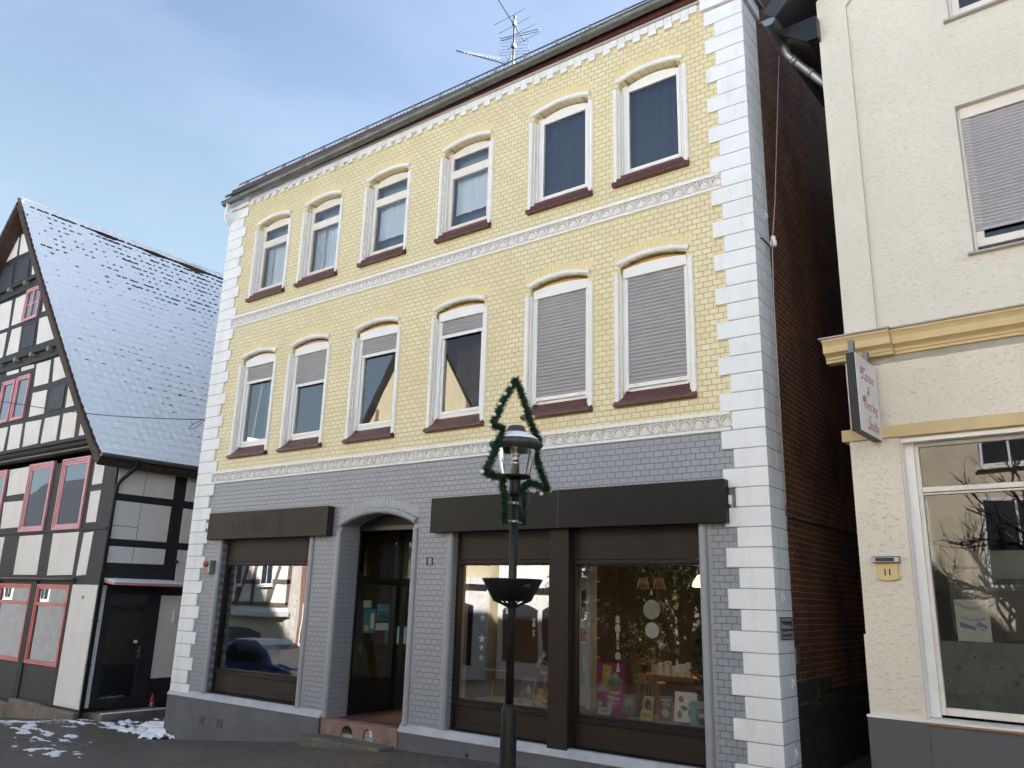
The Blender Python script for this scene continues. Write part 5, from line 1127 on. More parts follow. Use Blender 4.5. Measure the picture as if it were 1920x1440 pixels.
# ================================================================== CREAM RENDERED HOUSE (right)
RZ = atan2(-.05576,.99844)
RS = 1.10; RL = (-2.19, .26, -.265)     # size and place of the house; it stands a little behind the yellow front
K = thing('rendered_house', 'cream rendered corner house with ochre cornice and roller shutters', 'house', RL, RZ, local=True); K.scale = (RS,RS,RS)
up_w = MB().plate([(0,5.10),(7.6,5.10),(7.6,9.66),(3.8,13.46),(0,9.66)], [[(1.274,6.095),(2.55,6.095),(2.55,7.742),(1.274,7.742)],[(1.33,8.76),(2.60,8.76),(2.60,10.3),(1.33,10.3)],[(4.6,6.095),(5.9,6.095),(5.9,7.742),(4.6,7.742)]], 0, .16)
obj('wall', up_w, mt['render_up'], K, label='rough cream render of the upper storeys')
ps = MB().plate([(-.0,5.40),(.325,5.40),(.325,9.455),(3.8,12.93),(3.8,13.46),(0,9.66)], [], -.045, .045); obj('pilaster', ps, mt['render_up'], K)
low_w = MB().plate([(-.03,1.69),(7.6,1.69),(7.6,5.2),(-.03,5.2)], [[(.43,1.72),(3.2,1.72),(3.2,4.318),(.43,4.318)]], 0, .18); obj('wall', low_w, mt['render_low'], K, label='grooved cream render of the ground floor')
lp = MB(); lp.box(-.066,.425,-.022,.3,1.69,2.43); lp.box(-.066+.02,.425,-.022,.3,2.43,4.32); obj('pilaster', lp, mt['render_low'], K)
bx = MB(); bx.box(-.02,.1,.17,9,.2,9.6); bx.box(.1,7.6,8.9,9,0,9.6); bx.box(.1,7.6,.2,8.9,4.75,4.95); bx.box(.1,7.6,.2,8.9,8.0,8.2); bx.box(.1,7.6,.3,8.9,1.0,1.2); bx.box(7.5,7.6,.2,9,0,9.6)
obj('inner_wall', bx, mt['roomdark'], K)
bx = MB(); bx.box(-.024,-.02,.17,9,.2,9.6); obj('side_wall', bx, paint('grey_side_plaster',(.45,.43,.40),rough=.9,var=.2,dirt=(.2,.19,.18),dirt_amt=.6), K)
# cornice in two breaks
def cornice_prof(e): return [(.05,5.405),(-.15-e,5.405),(-.15-e,5.385),(-.135-e,5.37),(-.12-e,5.345),(-.115-e,5.335),(-.115-e,5.262),(-.095-e,5.255),(-.055-e,5.235),(-.045-e,5.22),(-.045-e,5.205),(-.03-e,5.20),(-.03-e,5.172),(.05,5.172)]
c = MB(); c.prism(cornice_prof(0), lambda a,b:(.47,a,b), lambda a,b:(7.7,a,b)); c.prism(cornice_prof(.045), lambda a,b:(-.20,a,b), lambda a,b:(.47,a,b))
c.prism([(-.20,5.405),(-.02,5.405),(-.02,5.172),(-.05,5.172),(-.07,5.22),(-.16,5.262),(-.16,5.335),(-.20,5.385)], lambda a,b:(a,.05,b), lambda a,b:(a,1.2,b))
co = obj('cornice', c, mt['ochre'], K, bevel=.003, fix=True)
z_ = MB(); z_.box(-.225,.485,-.215,.05,5.406,5.424); z_.box(.485,7.7,-.168,.05,5.406,5.424); z_.box(-.225,-.0,.05,1.2,5.406,5.424); obj('flashing', z_, paint('mauve_zinc',(.36,.33,.34),rough=.5,var=.1), co, bevel=.004)
b_ = MB(); b_.box(-.115,.0,-.045,.5,4.322,4.443); b_.box(-.0,7.6,-.045,.02,4.322,4.443); obj('string_course', b_, mt['ochre'], K, bevel=.006)
# plinth
p_ = MB(); p_.box(-.085,.45,-.055,.3,-.5,1.685); p_.box(.45,7.6,-.075,.3,-.5,1.672); obj('plinth', p_, mt['anthracite'], K, bevel=.004)
p_ = MB(); p_.box(-.09,.46,-.062,.05,1.686,1.708); obj('plinth_strip', p_, mt['whiteg'], K, bevel=.004)
# shop window
f = MB(); y_ = .14
f.box(.515,.556,y_,y_+.08,1.745,4.27); f.box(3.08,3.12,y_,y_+.08,1.745,4.27); f.box(.556,3.08,y_,y_+.08,1.745,1.812); f.box(.556,3.08,y_,y_+.08,4.232,4.27); f.box(.556,3.08,y_-.012,y_+.08,3.782,3.832); f.box(.556,3.08,y_,y_+.075,3.756,3.776)
sw_ = obj('shop_window', f, mt['oldwhite'], K, bevel=.007, label='wide shop window with cream frame')
g_ = MB(); 
for (a,b) in ((1.812,3.756),(3.832,4.232)): g_.add([(.556,y_+.03,a),(3.08,y_+.03,a),(3.08,y_+.03,b),(.556,y_+.03,b)],[(0,1,2,3)])
obj('pane', g_, mt['dullglass'], sw_)
rv = MB(); rv.box(.428,.436,.003,.14,1.72,4.315); rv.box(.436,.515,.12,.16,1.72,4.315); rv.box(.436,3.2,.01,.14,4.27,4.315); obj('reveal', rv, mt['whiteg'], sw_, bevel=.003)
si = MB(); si.box(.43,3.25,-.10,.14,1.694,1.716); obj('sill', si, mt['whiteg'], sw_, bevel=.004); si = MB(); si.box(.43,3.25,-.098,.1,1.676,1.693); obj('sill_board', si, mt['wood'], sw_)
# frosted film with ring pattern, in the lower third of the pane
fl = MB(); fl.box(.556,3.08,y_+.036,y_+.040,1.812,2.40); fo = obj('frosted_film', fl, paint('grey_frosted_film',(.085,.10,.105),rough=.35,var=.35,vscale=2.5), sw_)
rr = random.Random(5); rg = MB(); rg2 = MB()
for k in range(170):
    x,z,r_ = rr.uniform(.58,3.0), rr.uniform(1.83,2.385), rr.choice((.016,.022,.03,.012)); mm = rg if rr.random()<.5 else rg2
    n_ = 14; vs = [(x+q_*r_*cos(2*pi*j/n_),y_+.0352-.0002*(k%4),z+q_*r_*sin(2*pi*j/n_)) for q_ in (1,.72) for j in range(n_)]
    if not (z+r_ < 2.4 and z-r_ > 1.812): continue
    mm.add(vs, [(j,(j+1)%n_,n_+(j+1)%n_,n_+j) for j in range(n_)])
    if rr.random()<.45: rg.add([(x+.45*r_*cos(2*pi*j/8)+.004,y_+.0350,z+.45*r_*sin(2*pi*j/8)-.003) for j in range(8)],[tuple(range(8))])
obj('ring_pattern', rg, flat('film_dark',(.012,.014,.016)), fo); obj('ring_pattern', rg2, flat('film_pale',(.15,.17,.175)), fo)
# interior of that shop
def inr(name, label, cat, m, mat): o = obj(name, m, mat); o.parent = None; o.location = RL; o.rotation_euler = (0,0,RZ); o.scale = (RS,RS,RS); return tag(o, label, cat)
m = MB(); m.box(1.02,1.75,.55,.60,2.42,2.98); inr('monitor','black flat monitor standing inside the tattoo shop window','monitor', m, mt['black'])
m = MB(); m.box(.62,.83,.5,.56,2.46,3.03); inr('cabinet','dark grey cabinet at the left edge inside the tattoo shop window','cabinet', m, flat('cab_grey',(.05,.055,.065)))
m = MB(); m.box(.62,3.0,1.4,1.45,1.2,3.30); inr('screen_wall','pale grey partition inside the tattoo shop','partition', m, flat('partition_grey',(.20,.19,.175)))
m = MB(); m.tube([(.66,.3,3.25),(.70,.3,3.0),(.76,.3,2.86),(.74,.3,2.80),(.68,.3,2.78)],.005,5); m.tube([(.70,.3,3.3),(.72,.3,2.75)],.004,5); inr('cable','thin black cable hanging inside the tattoo shop window','cable', m, mt['black'])
m = MB(); m.box(.715,.995,y_+.0335,y_+.0355,2.404,2.775); dr_ = inr('drawing','pencil drawing of a bridge stuck inside the tattoo shop window','drawing', m, flat('drawing_paper',(.40,.41,.41)))
sk = MB()
for k in range(14): x=.725+k*.0195; zz_ = 2.755-.055*sin(pi*(k+.5)/14); sk.add([(x,y_+.033,zz_-.02),(x+.008,y_+.033,zz_-.022),(x+.006,y_+.033,zz_+.008),(x-.002,y_+.033,zz_+.010)],[(0,1,2,3)])
for k in range(10): x=.76+k*.02; zz_=2.60-.02*sin(pi*k/10); sk.add([(x,y_+.033,zz_),(x+.008,y_+.033,zz_),(x+.012,y_+.033,zz_+.025),(x+.004,y_+.033,zz_+.025)],[(0,1,2,3)])
def loc_child(name, m, mat): o = obj(name, m, mat); o.parent = dr_; return o
loc_child('pencil_shading', sk, flat('pencil',(.10,.10,.11)))
sk = MB(); 
for (a,b,c_,d_) in ((.745,2.50,.87,.05),(.89,2.515,.965,.045)):
    sk.add([(a,y_+.0328,b+.03),(c_,y_+.0328,b),(c_,y_+.0328,b+d_*.7),(a,y_+.0328,b+d_+.025)],[(0,1,2,3)])
loc_child('blue_pencil', sk, flat('blue_pencil',(.10,.13,.30))); sk = MB(); sk.tube([(.875,y_+.032,2.56),(.90,y_+.032,2.52),(.95,y_+.032,2.50)],.004,4); loc_child('red_pencil', sk, flat('red_pencil',(.35,.10,.10)))
# upper windows with shutters
def shutter_window(x0,x1,z0,z1,zsh,label=None):
    f = MB(); f.box(x0,x0+.03,.09,.16,z0,z1); f.box(x1-.03,x1,.09,.16,z0,z1); f.box(x0+.03,x1-.03,.10,.16,z0+.08,z0+.16); f.box(x0+.03,x0+.10,.105,.16,z0+.16,z1); f.box(x1-.10,x1-.03,.105,.16,z0+.16,z1)
    w = obj('window', f, mt['oldwhite'], K, bevel=.005, label=label)
    b = MB(); b.box(x0+.03,x1-.03,.075,.16,z1-.13,z1-.0); obj('shutter_box', b, mt['oldwhite'], w, bevel=.004)
    if zsh:
        s = MB(); slat_panel(s, x0+.035, x1-.035, .105, z1-.135, zsh+.02, .0365, .008); obj('roller_shutter', s, mt['shutter2'], w)
        s = MB(); s.box(x0+.036,x1-.036,.092,.11,zsh-.012,zsh+.02); obj('end_bar', s, mt['shutter2'], w, bevel=.003)
    g_ = MB(); g_.add([(x0+.1,.14,z0+.16),(x1-.1,.14,z0+.16),(x1-.1,.14,z1-.13),(x0+.1,.14,z1-.13)],[(0,1,2,3)]); obj('pane', g_, mt['glassup'], w)
    s = MB(); s.box(x0-.045,x1+.045,-.06,.11,z0-.038,z0-.016); obj('sill', s, paint('grey_window_sill',(.42,.41,.41),rough=.5), w, bevel=.004)
    r = MB(); r.box(x0-.001,x0+.006,.003,.10,z0-.01,z1); r.box(x0,x1,.003,.10,z1-.006,z1+.001); obj('reveal', r, paint('grey_reveal',(.55,.54,.53),rough=.7), w)
    d_ = MB(); d_.box(x0,x1,.5,.52,z0,z1); obj('dark_back', d_, mt['roomdark'], w)
shutter_window(1.274,2.55,6.10,7.742,6.355,'window with mauve grey roller shutter not quite closed'); shutter_window(1.33,2.60,8.775,10.3,None,'topmost window with white frame'); shutter_window(4.6,5.9,6.10,7.742,6.2,None)
# roof, bargeboard, gutter over the passage
r = MB(); r.prism([(-.50,9.60),(3.8,13.98),(8.1,9.60),(8.1,9.45),(3.8,13.78),(-.50,9.40)], lambda a,b:(a,-.30,b), lambda a,b:(a,9.2,b)); ro = obj('roof', r, mt['slate'], K, fix=True)
r = MB(); dx = Vector((1,0,1.018)).normalized()
r.beam((-.47,-.33,9.52),(3.83,-.33,13.90), .05, .20); r.beam((8.1,-.33,9.52),(3.77,-.33,13.90), .05, .20); obj('bargeboard', r, mt['slate'], ro, bevel=.006)
r = MB(); r.prism([(-.47,9.40),(.02,9.40),(.02,9.10),(-.10,9.10),(-.40,9.33)], lambda a,b:(a,-.16,b), lambda a,b:(a,8.8,b)); obj('eaves_soffit', r, mt['black'], ro, fix=True)
g = MB(); n = 10; P = [(.082*cos(pi+pi*k/n), .082*sin(pi+pi*k/n)) for k in range(n+1)]; vs = []
for y in (-.33,8.6):
    for (a,b) in P: vs.append((-.475+a,y,9.47+b))
g.add(vs, [(k,k+1,n+1+k+1,n+1+k) for k in range(n)]); g.tube([(-.557,-.33,9.47),(-.557,8.6,9.47)],.011,6); gut = obj('gutter', g, mt['zinc'], ro)
g = MB(); g.prism([(-.475+a,9.47+b) for a,b in P][::-1], lambda a,b:(a,-.345,b), lambda a,b:(a,-.33,b)); g.v = g.v; g.box(-.60,-.39,-.345,-.33,9.468,9.48); obj('end_cap', g, mt['galv'], gut, fix=True)
g = MB(); g.tube([(-.46,.12,9.42),(-.46,.12,9.32),(-.44,.14,9.24),(-.38,.18,9.16),(-.06,.42,8.78),(-.055,.45,8.6),(-.055,.45,1.0)], .05, 12); g.tube([(-.40,.165,9.19),(-.36,.195,9.14)], .056, 12); g.tube([(-.25,.28,9.01),(-.22,.30,8.975)], .055, 12); obj('downpipe', g, mt['galv'], gut)
def on_house(name, label, cat): 
    o = thing(name, label, cat, RL, RZ, local=True); o.scale = (RS,RS,RS); return o
# tattoo studio sign
s = on_house('hanging_sign','white projecting sign with claret script reading Tattoo and Piercing Studio','sign')
m = MB(); m.box(.19,.272,-.715,-.035,4.29,5.06); obj('box', m, mt['blackpole'], s, bevel=.004)
m = MB(); m.box(.2725,.2765,-.712,-.038,4.293,5.057); obj('face', m, mt['signwhite'], s)
m = MB(); m.box(.20,.25,-.66,-.59,5.06,5.20); m.box(.20,.25,-.20,-.13,5.06,5.20); m.box(.21,.24,-.04,.0,4.5,4.6); obj('bracket', m, mt['zinc'], s)
FR = lambda y,z: Matrix(((0,0,1,.2775),(1,0,0,y),(0,1,0,z),(0,0,0,1)))
t = MB()
for (body,size,y,z) in (("Tattoo",.155,-.37,4.83),("&",.15,-.39,4.69),("Piercing",.155,-.35,4.535),("Studio",.155,-.30,4.345)):
    q_ = text_mb(body, size, FR(y,z), .0008, shear=.42, sx=.80, bold=-.0015, spacing=1.08); t.add(q_.v,q_.f)
def swash(P, r0=.004): t.tube([(.279,a,b) for a,b in P], [r0*.5]+[r0]*(len(P)-2)+[r0*.4], 4)
swash([(-.50,4.93),(-.545,4.955),(-.58,4.93),(-.575,4.89),(-.55,4.88),(-.53,4.90),(-.50,4.945),(-.45,4.955),(-.42,4.94)],.0035); swash([(-.52,4.83),(-.55,4.825),(-.565,4.85)],.0035)
swash([(-.50,4.62),(-.545,4.66),(-.58,4.64),(-.57,4.60),(-.545,4.60),(-.52,4.64),(-.47,4.665),(-.44,4.645)],.0035); swash([(-.39,4.455),(-.41,4.475),(-.37,4.485)],.003); swash([(-.44,4.34),(-.47,4.335),(-.48,4.36),(-.45,4.365)],.003)
obj('lettering', t, mt['claret'], s)
# solar house number
s = on_house('house_number','ochre house number plate 11 under a small solar panel','house number')
m = MB(); m.prism([(.112,3.10),(.312,3.10),(.306,3.06),(.308,3.0),(.318,2.955),(.27,2.94),(.21,2.935),(.15,2.942),(.108,2.958),(.114,3.0)][::-1], lambda a,b:(a,-.028,b), lambda a,b:(a,-.055,b)); obj('plate', m, paint('number_plate_ochre',(.66,.52,.25),rough=.45,var=.05), s, bevel=.004, fix=True)
m = MB(); m.prism([(-.023,3.17),(-.10,3.155),(-.105,3.105),(-.023,3.105)], lambda a,b:(.085,a,b), lambda a,b:(.335,a,b)); so = obj('solar_lamp', m, mt['galv'], s, bevel=.004, fix=True)
m = MB(); m.obox((.21,-.1045,3.131),(.085,0,0),(0,.001,.0),(0,.0,.017)); obj('solar_cell', m, mt['black'], so)
t = text_mb("11", .085, Matrix(((1,0,0,.212),(0,0,-1,-.0558),(0,1,0,2.985),(0,0,0,1))), .001, bold=.002); obj('digits', t, mt['black'], s)

# ================================================================== STREET LAMP
PX, PY = -4.55, -3.0; PZ = zg(PX)
A = thing('street_lamp', 'black street lamp with bell-shaped cap and clear glass, in front of the shop', 'street lamp', (PX,PY,PZ))
m = MB(); m.tube([(PX,PY,1.70),(PX,PY,3.79)], .0385, 20); m.tube([(PX,PY,3.62),(PX,PY,3.66),(PX,PY,3.76),(PX,PY,3.79)], [.046,.054,.054,.05], 20); obj('pole', m, mt['blackpole'], A)
m = MB(); m.lathe([(.074,PZ-.2),(.074,1.70),(.071,1.722),(.058,1.735),(.058,1.745),(.042,1.76),(.001,1.76)], (PX,PY,0), 28); obj('base_sleeve', m, mt['blackpole'], A)
m = MB(); m.lathe([(.001,4.305),(.075,4.30),(.088,4.285),(.088,4.265),(.105,4.245),(.115,4.225),(.255,4.135),(.265,4.12),(.265,4.108),(.245,4.085),(.215,4.062),(.20,4.06),(.19,4.09),(.001,4.13)], (PX,PY,0), 36)
cap = obj('lamp_cap', m, mt['capgrey'], A)
m = MB()
m.lathe([(.120,4.226),(.16,4.206),(.235,4.155),(.238,4.150)], (PX,PY,.006), 24, a0=-1.9, a1=.2); obj('cap_snow', m, mt['snow'], cap)
m = MB(); m.lathe([(.192,4.065),(.178,3.98),(.150,3.85),(.142,3.80)], (PX,PY,0), 36); obj('glass_shade', m, mt['lampglass'], A)
m = MB(); m.lathe([(.001,3.795),(.150,3.795),(.155,3.805),(.150,3.815),(.001,3.815)], (PX,PY,0), 30); obj('base_plate', m, mt['blackpole'], A)
m = MB(); m.lathe([(.001,3.815),(.040,3.815),(.040,3.92),(.046,3.925),(.046,3.945),(.038,3.95),(.03,3.99),(.045,4.01),(.05,4.045),(.001,4.05)], (PX,PY,0), 20); obj('lamp_holder', m, mt['steel'], A)
for z in (3.547,3.375):
    m = MB(); m.lathe([(.042,-.014),(.046,-.012),(.046,.012),(.042,.014)], (PX,PY,z), 20); m.box(PX-.012,PX+.012,PY-.13,PY+.13,z-.008,z+.008); m.box(PX+.04,PX+.07,PY-.05,PY-.02,z-.01,z+.01); obj('hose_clamp', m, mt['steel'], A)
m = MB(); m.box(PX-.021,PX+.021,PY-.0405,PY-.036,2.535,2.595); m.v = [(PX+(x-PX)*cos(-.0)-.018, y+.004, z) for x,y,z in m.v]; pn = obj('number_sticker', m, mt['paper'], A)
t = text_mb("7", .055, face_front(PX-.018,PY-.0375,2.545), .0006, bold=.002); obj('digit', t, mt['black'], pn)
# planter bowl on the pole
B = thing('planter_bowl', 'dark empty planter bowl clamped round the lamp post', 'planter', (PX,PY,2.62))
m = MB(); m.lathe([(.165,2.65),(.175,2.645),(.280,2.835),(.287,2.84),(.283,2.848),(.268,2.835),(.16,2.665)], (PX,PY,0), 32); obj('bowl', m, mt['bowl'], B)
m = MB(); m.lathe([(.042,2.69),(.15,2.69),(.15,2.67),(.042,2.67)], (PX,PY,0), 24, smooth=False); obj('tray', m, mt['black'], B)
m = MB()
for k in range(7):
    an = 2*pi*k/7; m.tube([(PX+.045*cos(an),PY+.045*sin(an),2.60),(PX+.10*cos(an),PY+.10*sin(an),2.625),(PX+.17*cos(an),PY+.17*sin(an),2.65)], .009, 6)
m.lathe([(.042,2.585),(.05,2.59),(.05,2.62),(.042,2.625)], (PX,PY,0), 16); obj('support_ring', m, mt['blackpole'], B)
m = MB(); an = -.35; m.obox((PX+.252*cos(an),PY+.252*sin(an),2.785),(-sin(an)*.035,cos(an)*.035,0),(.001*cos(an),.001*sin(an),0),(.008,-.003,.012)); obj('maker_label', m, mt['zinc'], B)
# Christmas tree outline of green tinsel
N = thing('christmas_tree_light', 'tree-shaped outline of green tinsel with white bulbs fixed to the lamp post', 'decoration', (PX,PY,3.35))
Lp = [(-3.03,4.77),(-3.11,4.65),(-3.19,4.56),(-3.26,4.45),(-3.34,4.31),(-3.375,4.245),(-3.30,4.24),(-3.225,4.245),(-3.25,4.16),(-3.33,4.0),(-3.42,3.85),(-3.47,3.775),(-3.34,3.765),(-3.19,3.77),(-3.20,3.69),(-3.155,3.62),(-3.145,3.35)]
Rp = [(-3.03,4.77),(-2.95,4.67),(-2.87,4.56),(-2.77,4.40),(-2.69,4.29),(-2.60,4.225),(-2.66,4.215),(-2.655,4.07),(-2.59,3.95),(-2.51,3.85),(-2.44,3.755),(-2.62,3.77),(-2.76,3.78),(-2.87,3.72),(-2.862,3.36)]
for (Q,lab) in ((Lp,None),(Rp,None)):
    core = MB(); core.tube([(PX,a,b) for a,b in Q], .020, 6); rr = random.Random(len(Q))
    for (a,b) in zip(Q,Q[1:]):
        l_ = sqrt((a[0]-b[0])**2+(a[1]-b[1])**2)
        for k in range(int(l_*3800)):
            t_ = rr.random(); c = Vector((PX, a[0]+(b[0]-a[0])*t_, a[1]+(b[1]-a[1])*t_))
            d_ = Vector((rr.gauss(0,1),rr.gauss(0,1),rr.gauss(0,1))).normalized(); s_ = d_.cross(Vector((rr.gauss(0,1),rr.gauss(0,1),rr.gauss(0,1)))).normalized()
            r_ = rr.uniform(.036,.074); c2 = c+d_*.012
            core.add([c2-s_*.0035, c2+s_*.0035, c+d_*r_],[(0,1,2)])
    obj('tinsel_strand', core, mt['needle'], N)
for (a,b) in [(-3.02,4.795),(-3.12,4.69),(-3.20,4.585),(-3.28,4.465),(-3.36,4.345),(-3.42,4.23),(-3.30,4.195),(-3.36,4.11),(-3.42,4.0),(-3.51,3.78),(-3.41,3.715),(-3.30,3.715),(-2.72,4.45),(-2.61,4.32),(-2.59,4.08),(-2.46,3.86),(-2.39,3.745),(-2.55,3.695),(-2.68,3.705),(-2.82,3.745)]:
    m = MB(); m.ball((PX,a,b), .021, 12, 8); obj('bulb', m, mt['bulb'], N)
m = MB(); m.tube([(PX+.03,-2.83,3.72),(PX+.04,-2.80,3.6),(PX+.03,-2.84,3.5),(PX+.04,-2.92,3.42),(PX+.045,-2.97,3.6)], .006, 5); obj('cable', m, flat('green_cable',(.02,.08,.06)), N)

# ================================================================== AERIAL AND WIRES
Q = thing('tv_aerial', 'old television aerial mast with yagi antennas on the roof ridge', 'antenna', (-10.45,4.5,14.6))
am = paint('dull_aluminium_rod',(.20,.22,.25),rough=.45,metal=.6); ax_,ay_ = -10.45,4.5
m = MB(); m.tube([(ax_,ay_,14.3),(ax_,ay_,16.95)], .026, 10); m.ball((ax_,ay_,16.97), .04, 8, 6); m.box(ax_-.04,ax_+.04,ay_-.05,ay_+.05,16.72,16.82); m.box(ax_-.05,ax_+.05,ay_-.05,ay_+.05,16.05,16.15); obj('mast', m, am, Q)
m = MB(); m.tube([(-11.05,4.5,17.85),(-10.13,4.5,16.12)], .016, 8); obj('boom', m, am, Q)
m = MB()
for (x,z) in ((-10.62,17.05),(-10.45,16.72),(-10.30,16.44),(-10.14,16.13)):
    m.tube([(x-.42,4.5-.1,z-.13),(x+.44,4.5+.1,z+.12)], .007, 6)
m.tube([(-10.83,4.4,16.42),(-9.75,4.6,16.36),(-9.76,4.6,16.29),(-10.83,4.4,16.36),(-10.83,4.4,16.42)], .010, 6)
obj('element', m, am, Q)
m = MB()
for (z) in (16.30,16.22,16.12,16.02,15.94,15.86): m.tube([(-10.84,4.45,z+.10),(-10.02,4.55,z-.12)], .005, 5)
m.tube([(-10.84,4.45,16.35),(-10.84,4.45,15.95)],.006,5); m.tube([(-10.02,4.55,16.15),(-10.02,4.55,15.72)],.006,5); obj('grid_reflector', m, am, Q)
m = MB(); m.tube([(-12.18,4.3,16.60),(-10.75,4.5,15.72),(-10.60,4.5,15.64)], .018, 8)
for k in range(12):
    t_ = k/11*.93; x = -12.15+1.45*t_; z = 16.58-.87*t_; m.tube([(x+.03,4.3-.12,z-.13),(x-.03,4.3+.2,z+.16)], .006, 5)
obj('yagi', m, am, Q)
m = MB()
for k in range(4): m.tube([(-10.55-.10*k,4.5,15.62+.02*k),(-10.78-.08*k,4.6,16.02-.06*k)], .006, 5)
m.tube([(ax_,4.5,15.95),(-10.72,4.5,15.62)], .012, 6); obj('corner_reflector', m, am, Q)
m = MB(); P0, P1 = Vector((-14.64,-.04,6.06)), Vector((-20.0,-1.87,6.73))
m.tube([P0.lerp(P1,k/24)+Vector((0,0,-.10*sin(pi*k/24))) for k in range(25)], .009, 6); m.tube([P0+Vector((-.05,0,.02)),P0+Vector((-.3,-.1,-.10)),P0+Vector((-.36,-.12,-.18)),P0+Vector((-.2,-.06,-.16)),P0], .007, 5)
tag(obj('overhead_wire', m, mt['black']), 'thin black wire strung from the yellow house across the snowy roof', 'wire')
# ================================================================== OTHER SIDE OF THE STREET (seen mirrored in the panes, and lighting the shade)
def opp_house(name, label, x0, x1, y, ze, zr, wall, gable=True, depth=9, base=None, wins=(), timber=False, roofm=None, shop=None):
    Hh = thing(name, label, 'house', ((x0+x1)/2, y, zg((x0+x1)/2))); xm = (x0+x1)/2; zb = min(zg(x0),zg(x1))-1
    m = MB()
    pts = [(x0,zb),(x1,zb),(x1,ze)] + ([(xm,zr)] if gable else []) + [(x0,ze)]
    m.xz(pts, y-depth, y); obj('wall', m, wall, Hh, fix=True)
    r = MB()
    if gable:
        for s_ in (1,-1):
            e = x1+.35 if s_ > 0 else x0-.35; sl = (zr-ze)/((x1-x0)/2); ez = ze-.35*sl
            r.prism([(e,ez),(xm,zr+.02),(xm,zr+.25),(e,ez+.22)], lambda a,b:(a,y-depth,b), lambda a,b:(a,y+.35,b))
    else:
        r.prism([(y+.4,ze-.1),(y-depth/2,zr),(y-depth-.4,ze-.1),(y-depth/2,zr+.25)][::1], lambda a,b:(x0-.2,a,b), lambda a,b:(x1+.2,a,b))
    obj('roof', r, roofm or mt['snow'], Hh, fix=True)
    for (wx,wz,ww,wh_) in wins:
        f = MB(); f.box(wx-ww/2-.08,wx+ww/2+.08,y-.02,y+.06,wz-.08,wz+wh_+.08); w = obj('window', f, mt['pvc'], Hh)
        g_ = MB(); g_.box(wx-ww/2,wx-.03,y+.055,y+.066,wz,wz+wh_); g_.box(wx+.03,wx+ww/2,y+.055,y+.066,wz,wz+wh_); obj('pane', g_, flat('dark_pane',(.03,.035,.045),.05), w)
        s_ = MB(); s_.box(wx-ww/2-.15,wx+ww/2+.15,y,y+.16,wz-.16,wz-.10); obj('sill', s_, mt['pvc'], w)
    if timber:
        b = MB(); z0 = timber
        for z in [z0, z0+1.0, z0+2.1, z0+3.0, z0+4.0]: b.box(x0,x1,y,y+.05,z-.09,z+.09)
        n = max(3,int((x1-x0)/1.15))
        for k in range(n+1): xx = x0+.1+(x1-x0-.2)*k/n; b.box(xx-.09,xx+.09,y,y+.05,z0,min(ze+ (zr-ze)*(1-abs(xx-xm)/((x1-x0)/2))*.9, z0+4.2 if not gable else 99))
        for k in range(0,n,2): xx = x0+.1+(x1-x0-.2)*k/n; b.beam((xx,y+.02,z0),(xx+.8,y+.02,z0+2.1),.14,.05,upv=(0,1,0))
        obj('timber', b, flat('brown_grey_timber',(.16,.13,.10),.8), Hh)
    if shop:
        (sx0,sx1,sz0,sz1,col) = shop
        s_ = MB(); s_.box(x0+.05,x1-.05,y-.02,y+.10,zb,sz1+.5); obj('shop_surround', s_, col, Hh)
        g_ = MB(); n=2
        for k in range(n): a = sx0+(sx1-sx0)*k/n+.1; b_ = sx0+(sx1-sx0)*(k+1)/n-.1; g_.xz([(a,sz0),(b_,sz0)]+[(b_,sz1-.25)]+arch_pts((a+b_)/2,(b_-a)/2,sz1-.25,.22,8,rev=True), y+.10, y+.13)
        obj('pane', g_, flat('dark_pane',(.03,.035,.045),.05), Hh)
        c = MB(); c.box(x0-.1,x1+.1,y,y+.45,sz1+.5,sz1+.72); obj('cornice', c, mt['pvc'], Hh)
    return Hh
cream = paint('pale_cream_render',(.70,.64,.51),rough=.85,var=.08); offw = paint('offwhite_render',(.78,.76,.71),rough=.85,var=.08); greyb = brick('opposite_brick',(.26,.12,.08),(.20,.09,.06),(.35,.3,.25),.25,.077,rough=.85,bump=.5); tanr = paint('tan_render',(.58,.50,.37),rough=.85,var=.1); yel = paint('straw_render',(.56,.49,.33),rough=.85,var=.1)  # plain wall colours; the cream is the render's own
YO = -14.2
opp_house('timbered_town_house','pale half-timbered house across the street with a cream shop front',-41,-29.6,YO,6.6,10.2,offw,True,9,wins=[(-31.2,3.1,.8,1.1),(-33.6,3.1,.8,1.1),(-36,3.1,.8,1.1),(-38.5,3.1,.8,1.1),(-35.3,6.2,.8,1.1)],timber=2.2,shop=(-39,-31,-.3,1.2,cream))
opp_house('brick_town_house','brown brick house across the street with white window frames',-29.4,-26.5,YO-.4,8.2,9.6,greyb,False,8,wins=[(-28.6,.6,.9,1.6),(-27.2,.6,.9,1.6),(-28.6,4.2,.9,1.5),(-27.2,4.2,.9,1.5)])
opp_house('gabled_town_house','straw coloured steep gabled house across the street',-26.2,-18.4,YO,8.4,15.0,yel,True,10,wins=[(-24.6,4.6,1,1.5),(-22.3,4.6,1,1.5),(-20.0,4.6,1,1.5),(-23.3,7.6,.9,1.3),(-21.3,7.6,.9,1.3)],timber=4.0,shop=(-25.5,-19,.4,2.7,offw),roofm=mt['slate'])
opp_house('white_town_house','long white house across the street with a white shop cornice',-18.2,-14.4,YO-.3,7.6,11,offw,False,9,wins=[(-17.2,4.8,1,1.5),(-15.3,4.8,1,1.5)],shop=(-18,-14.6,.6,2.6,offw))
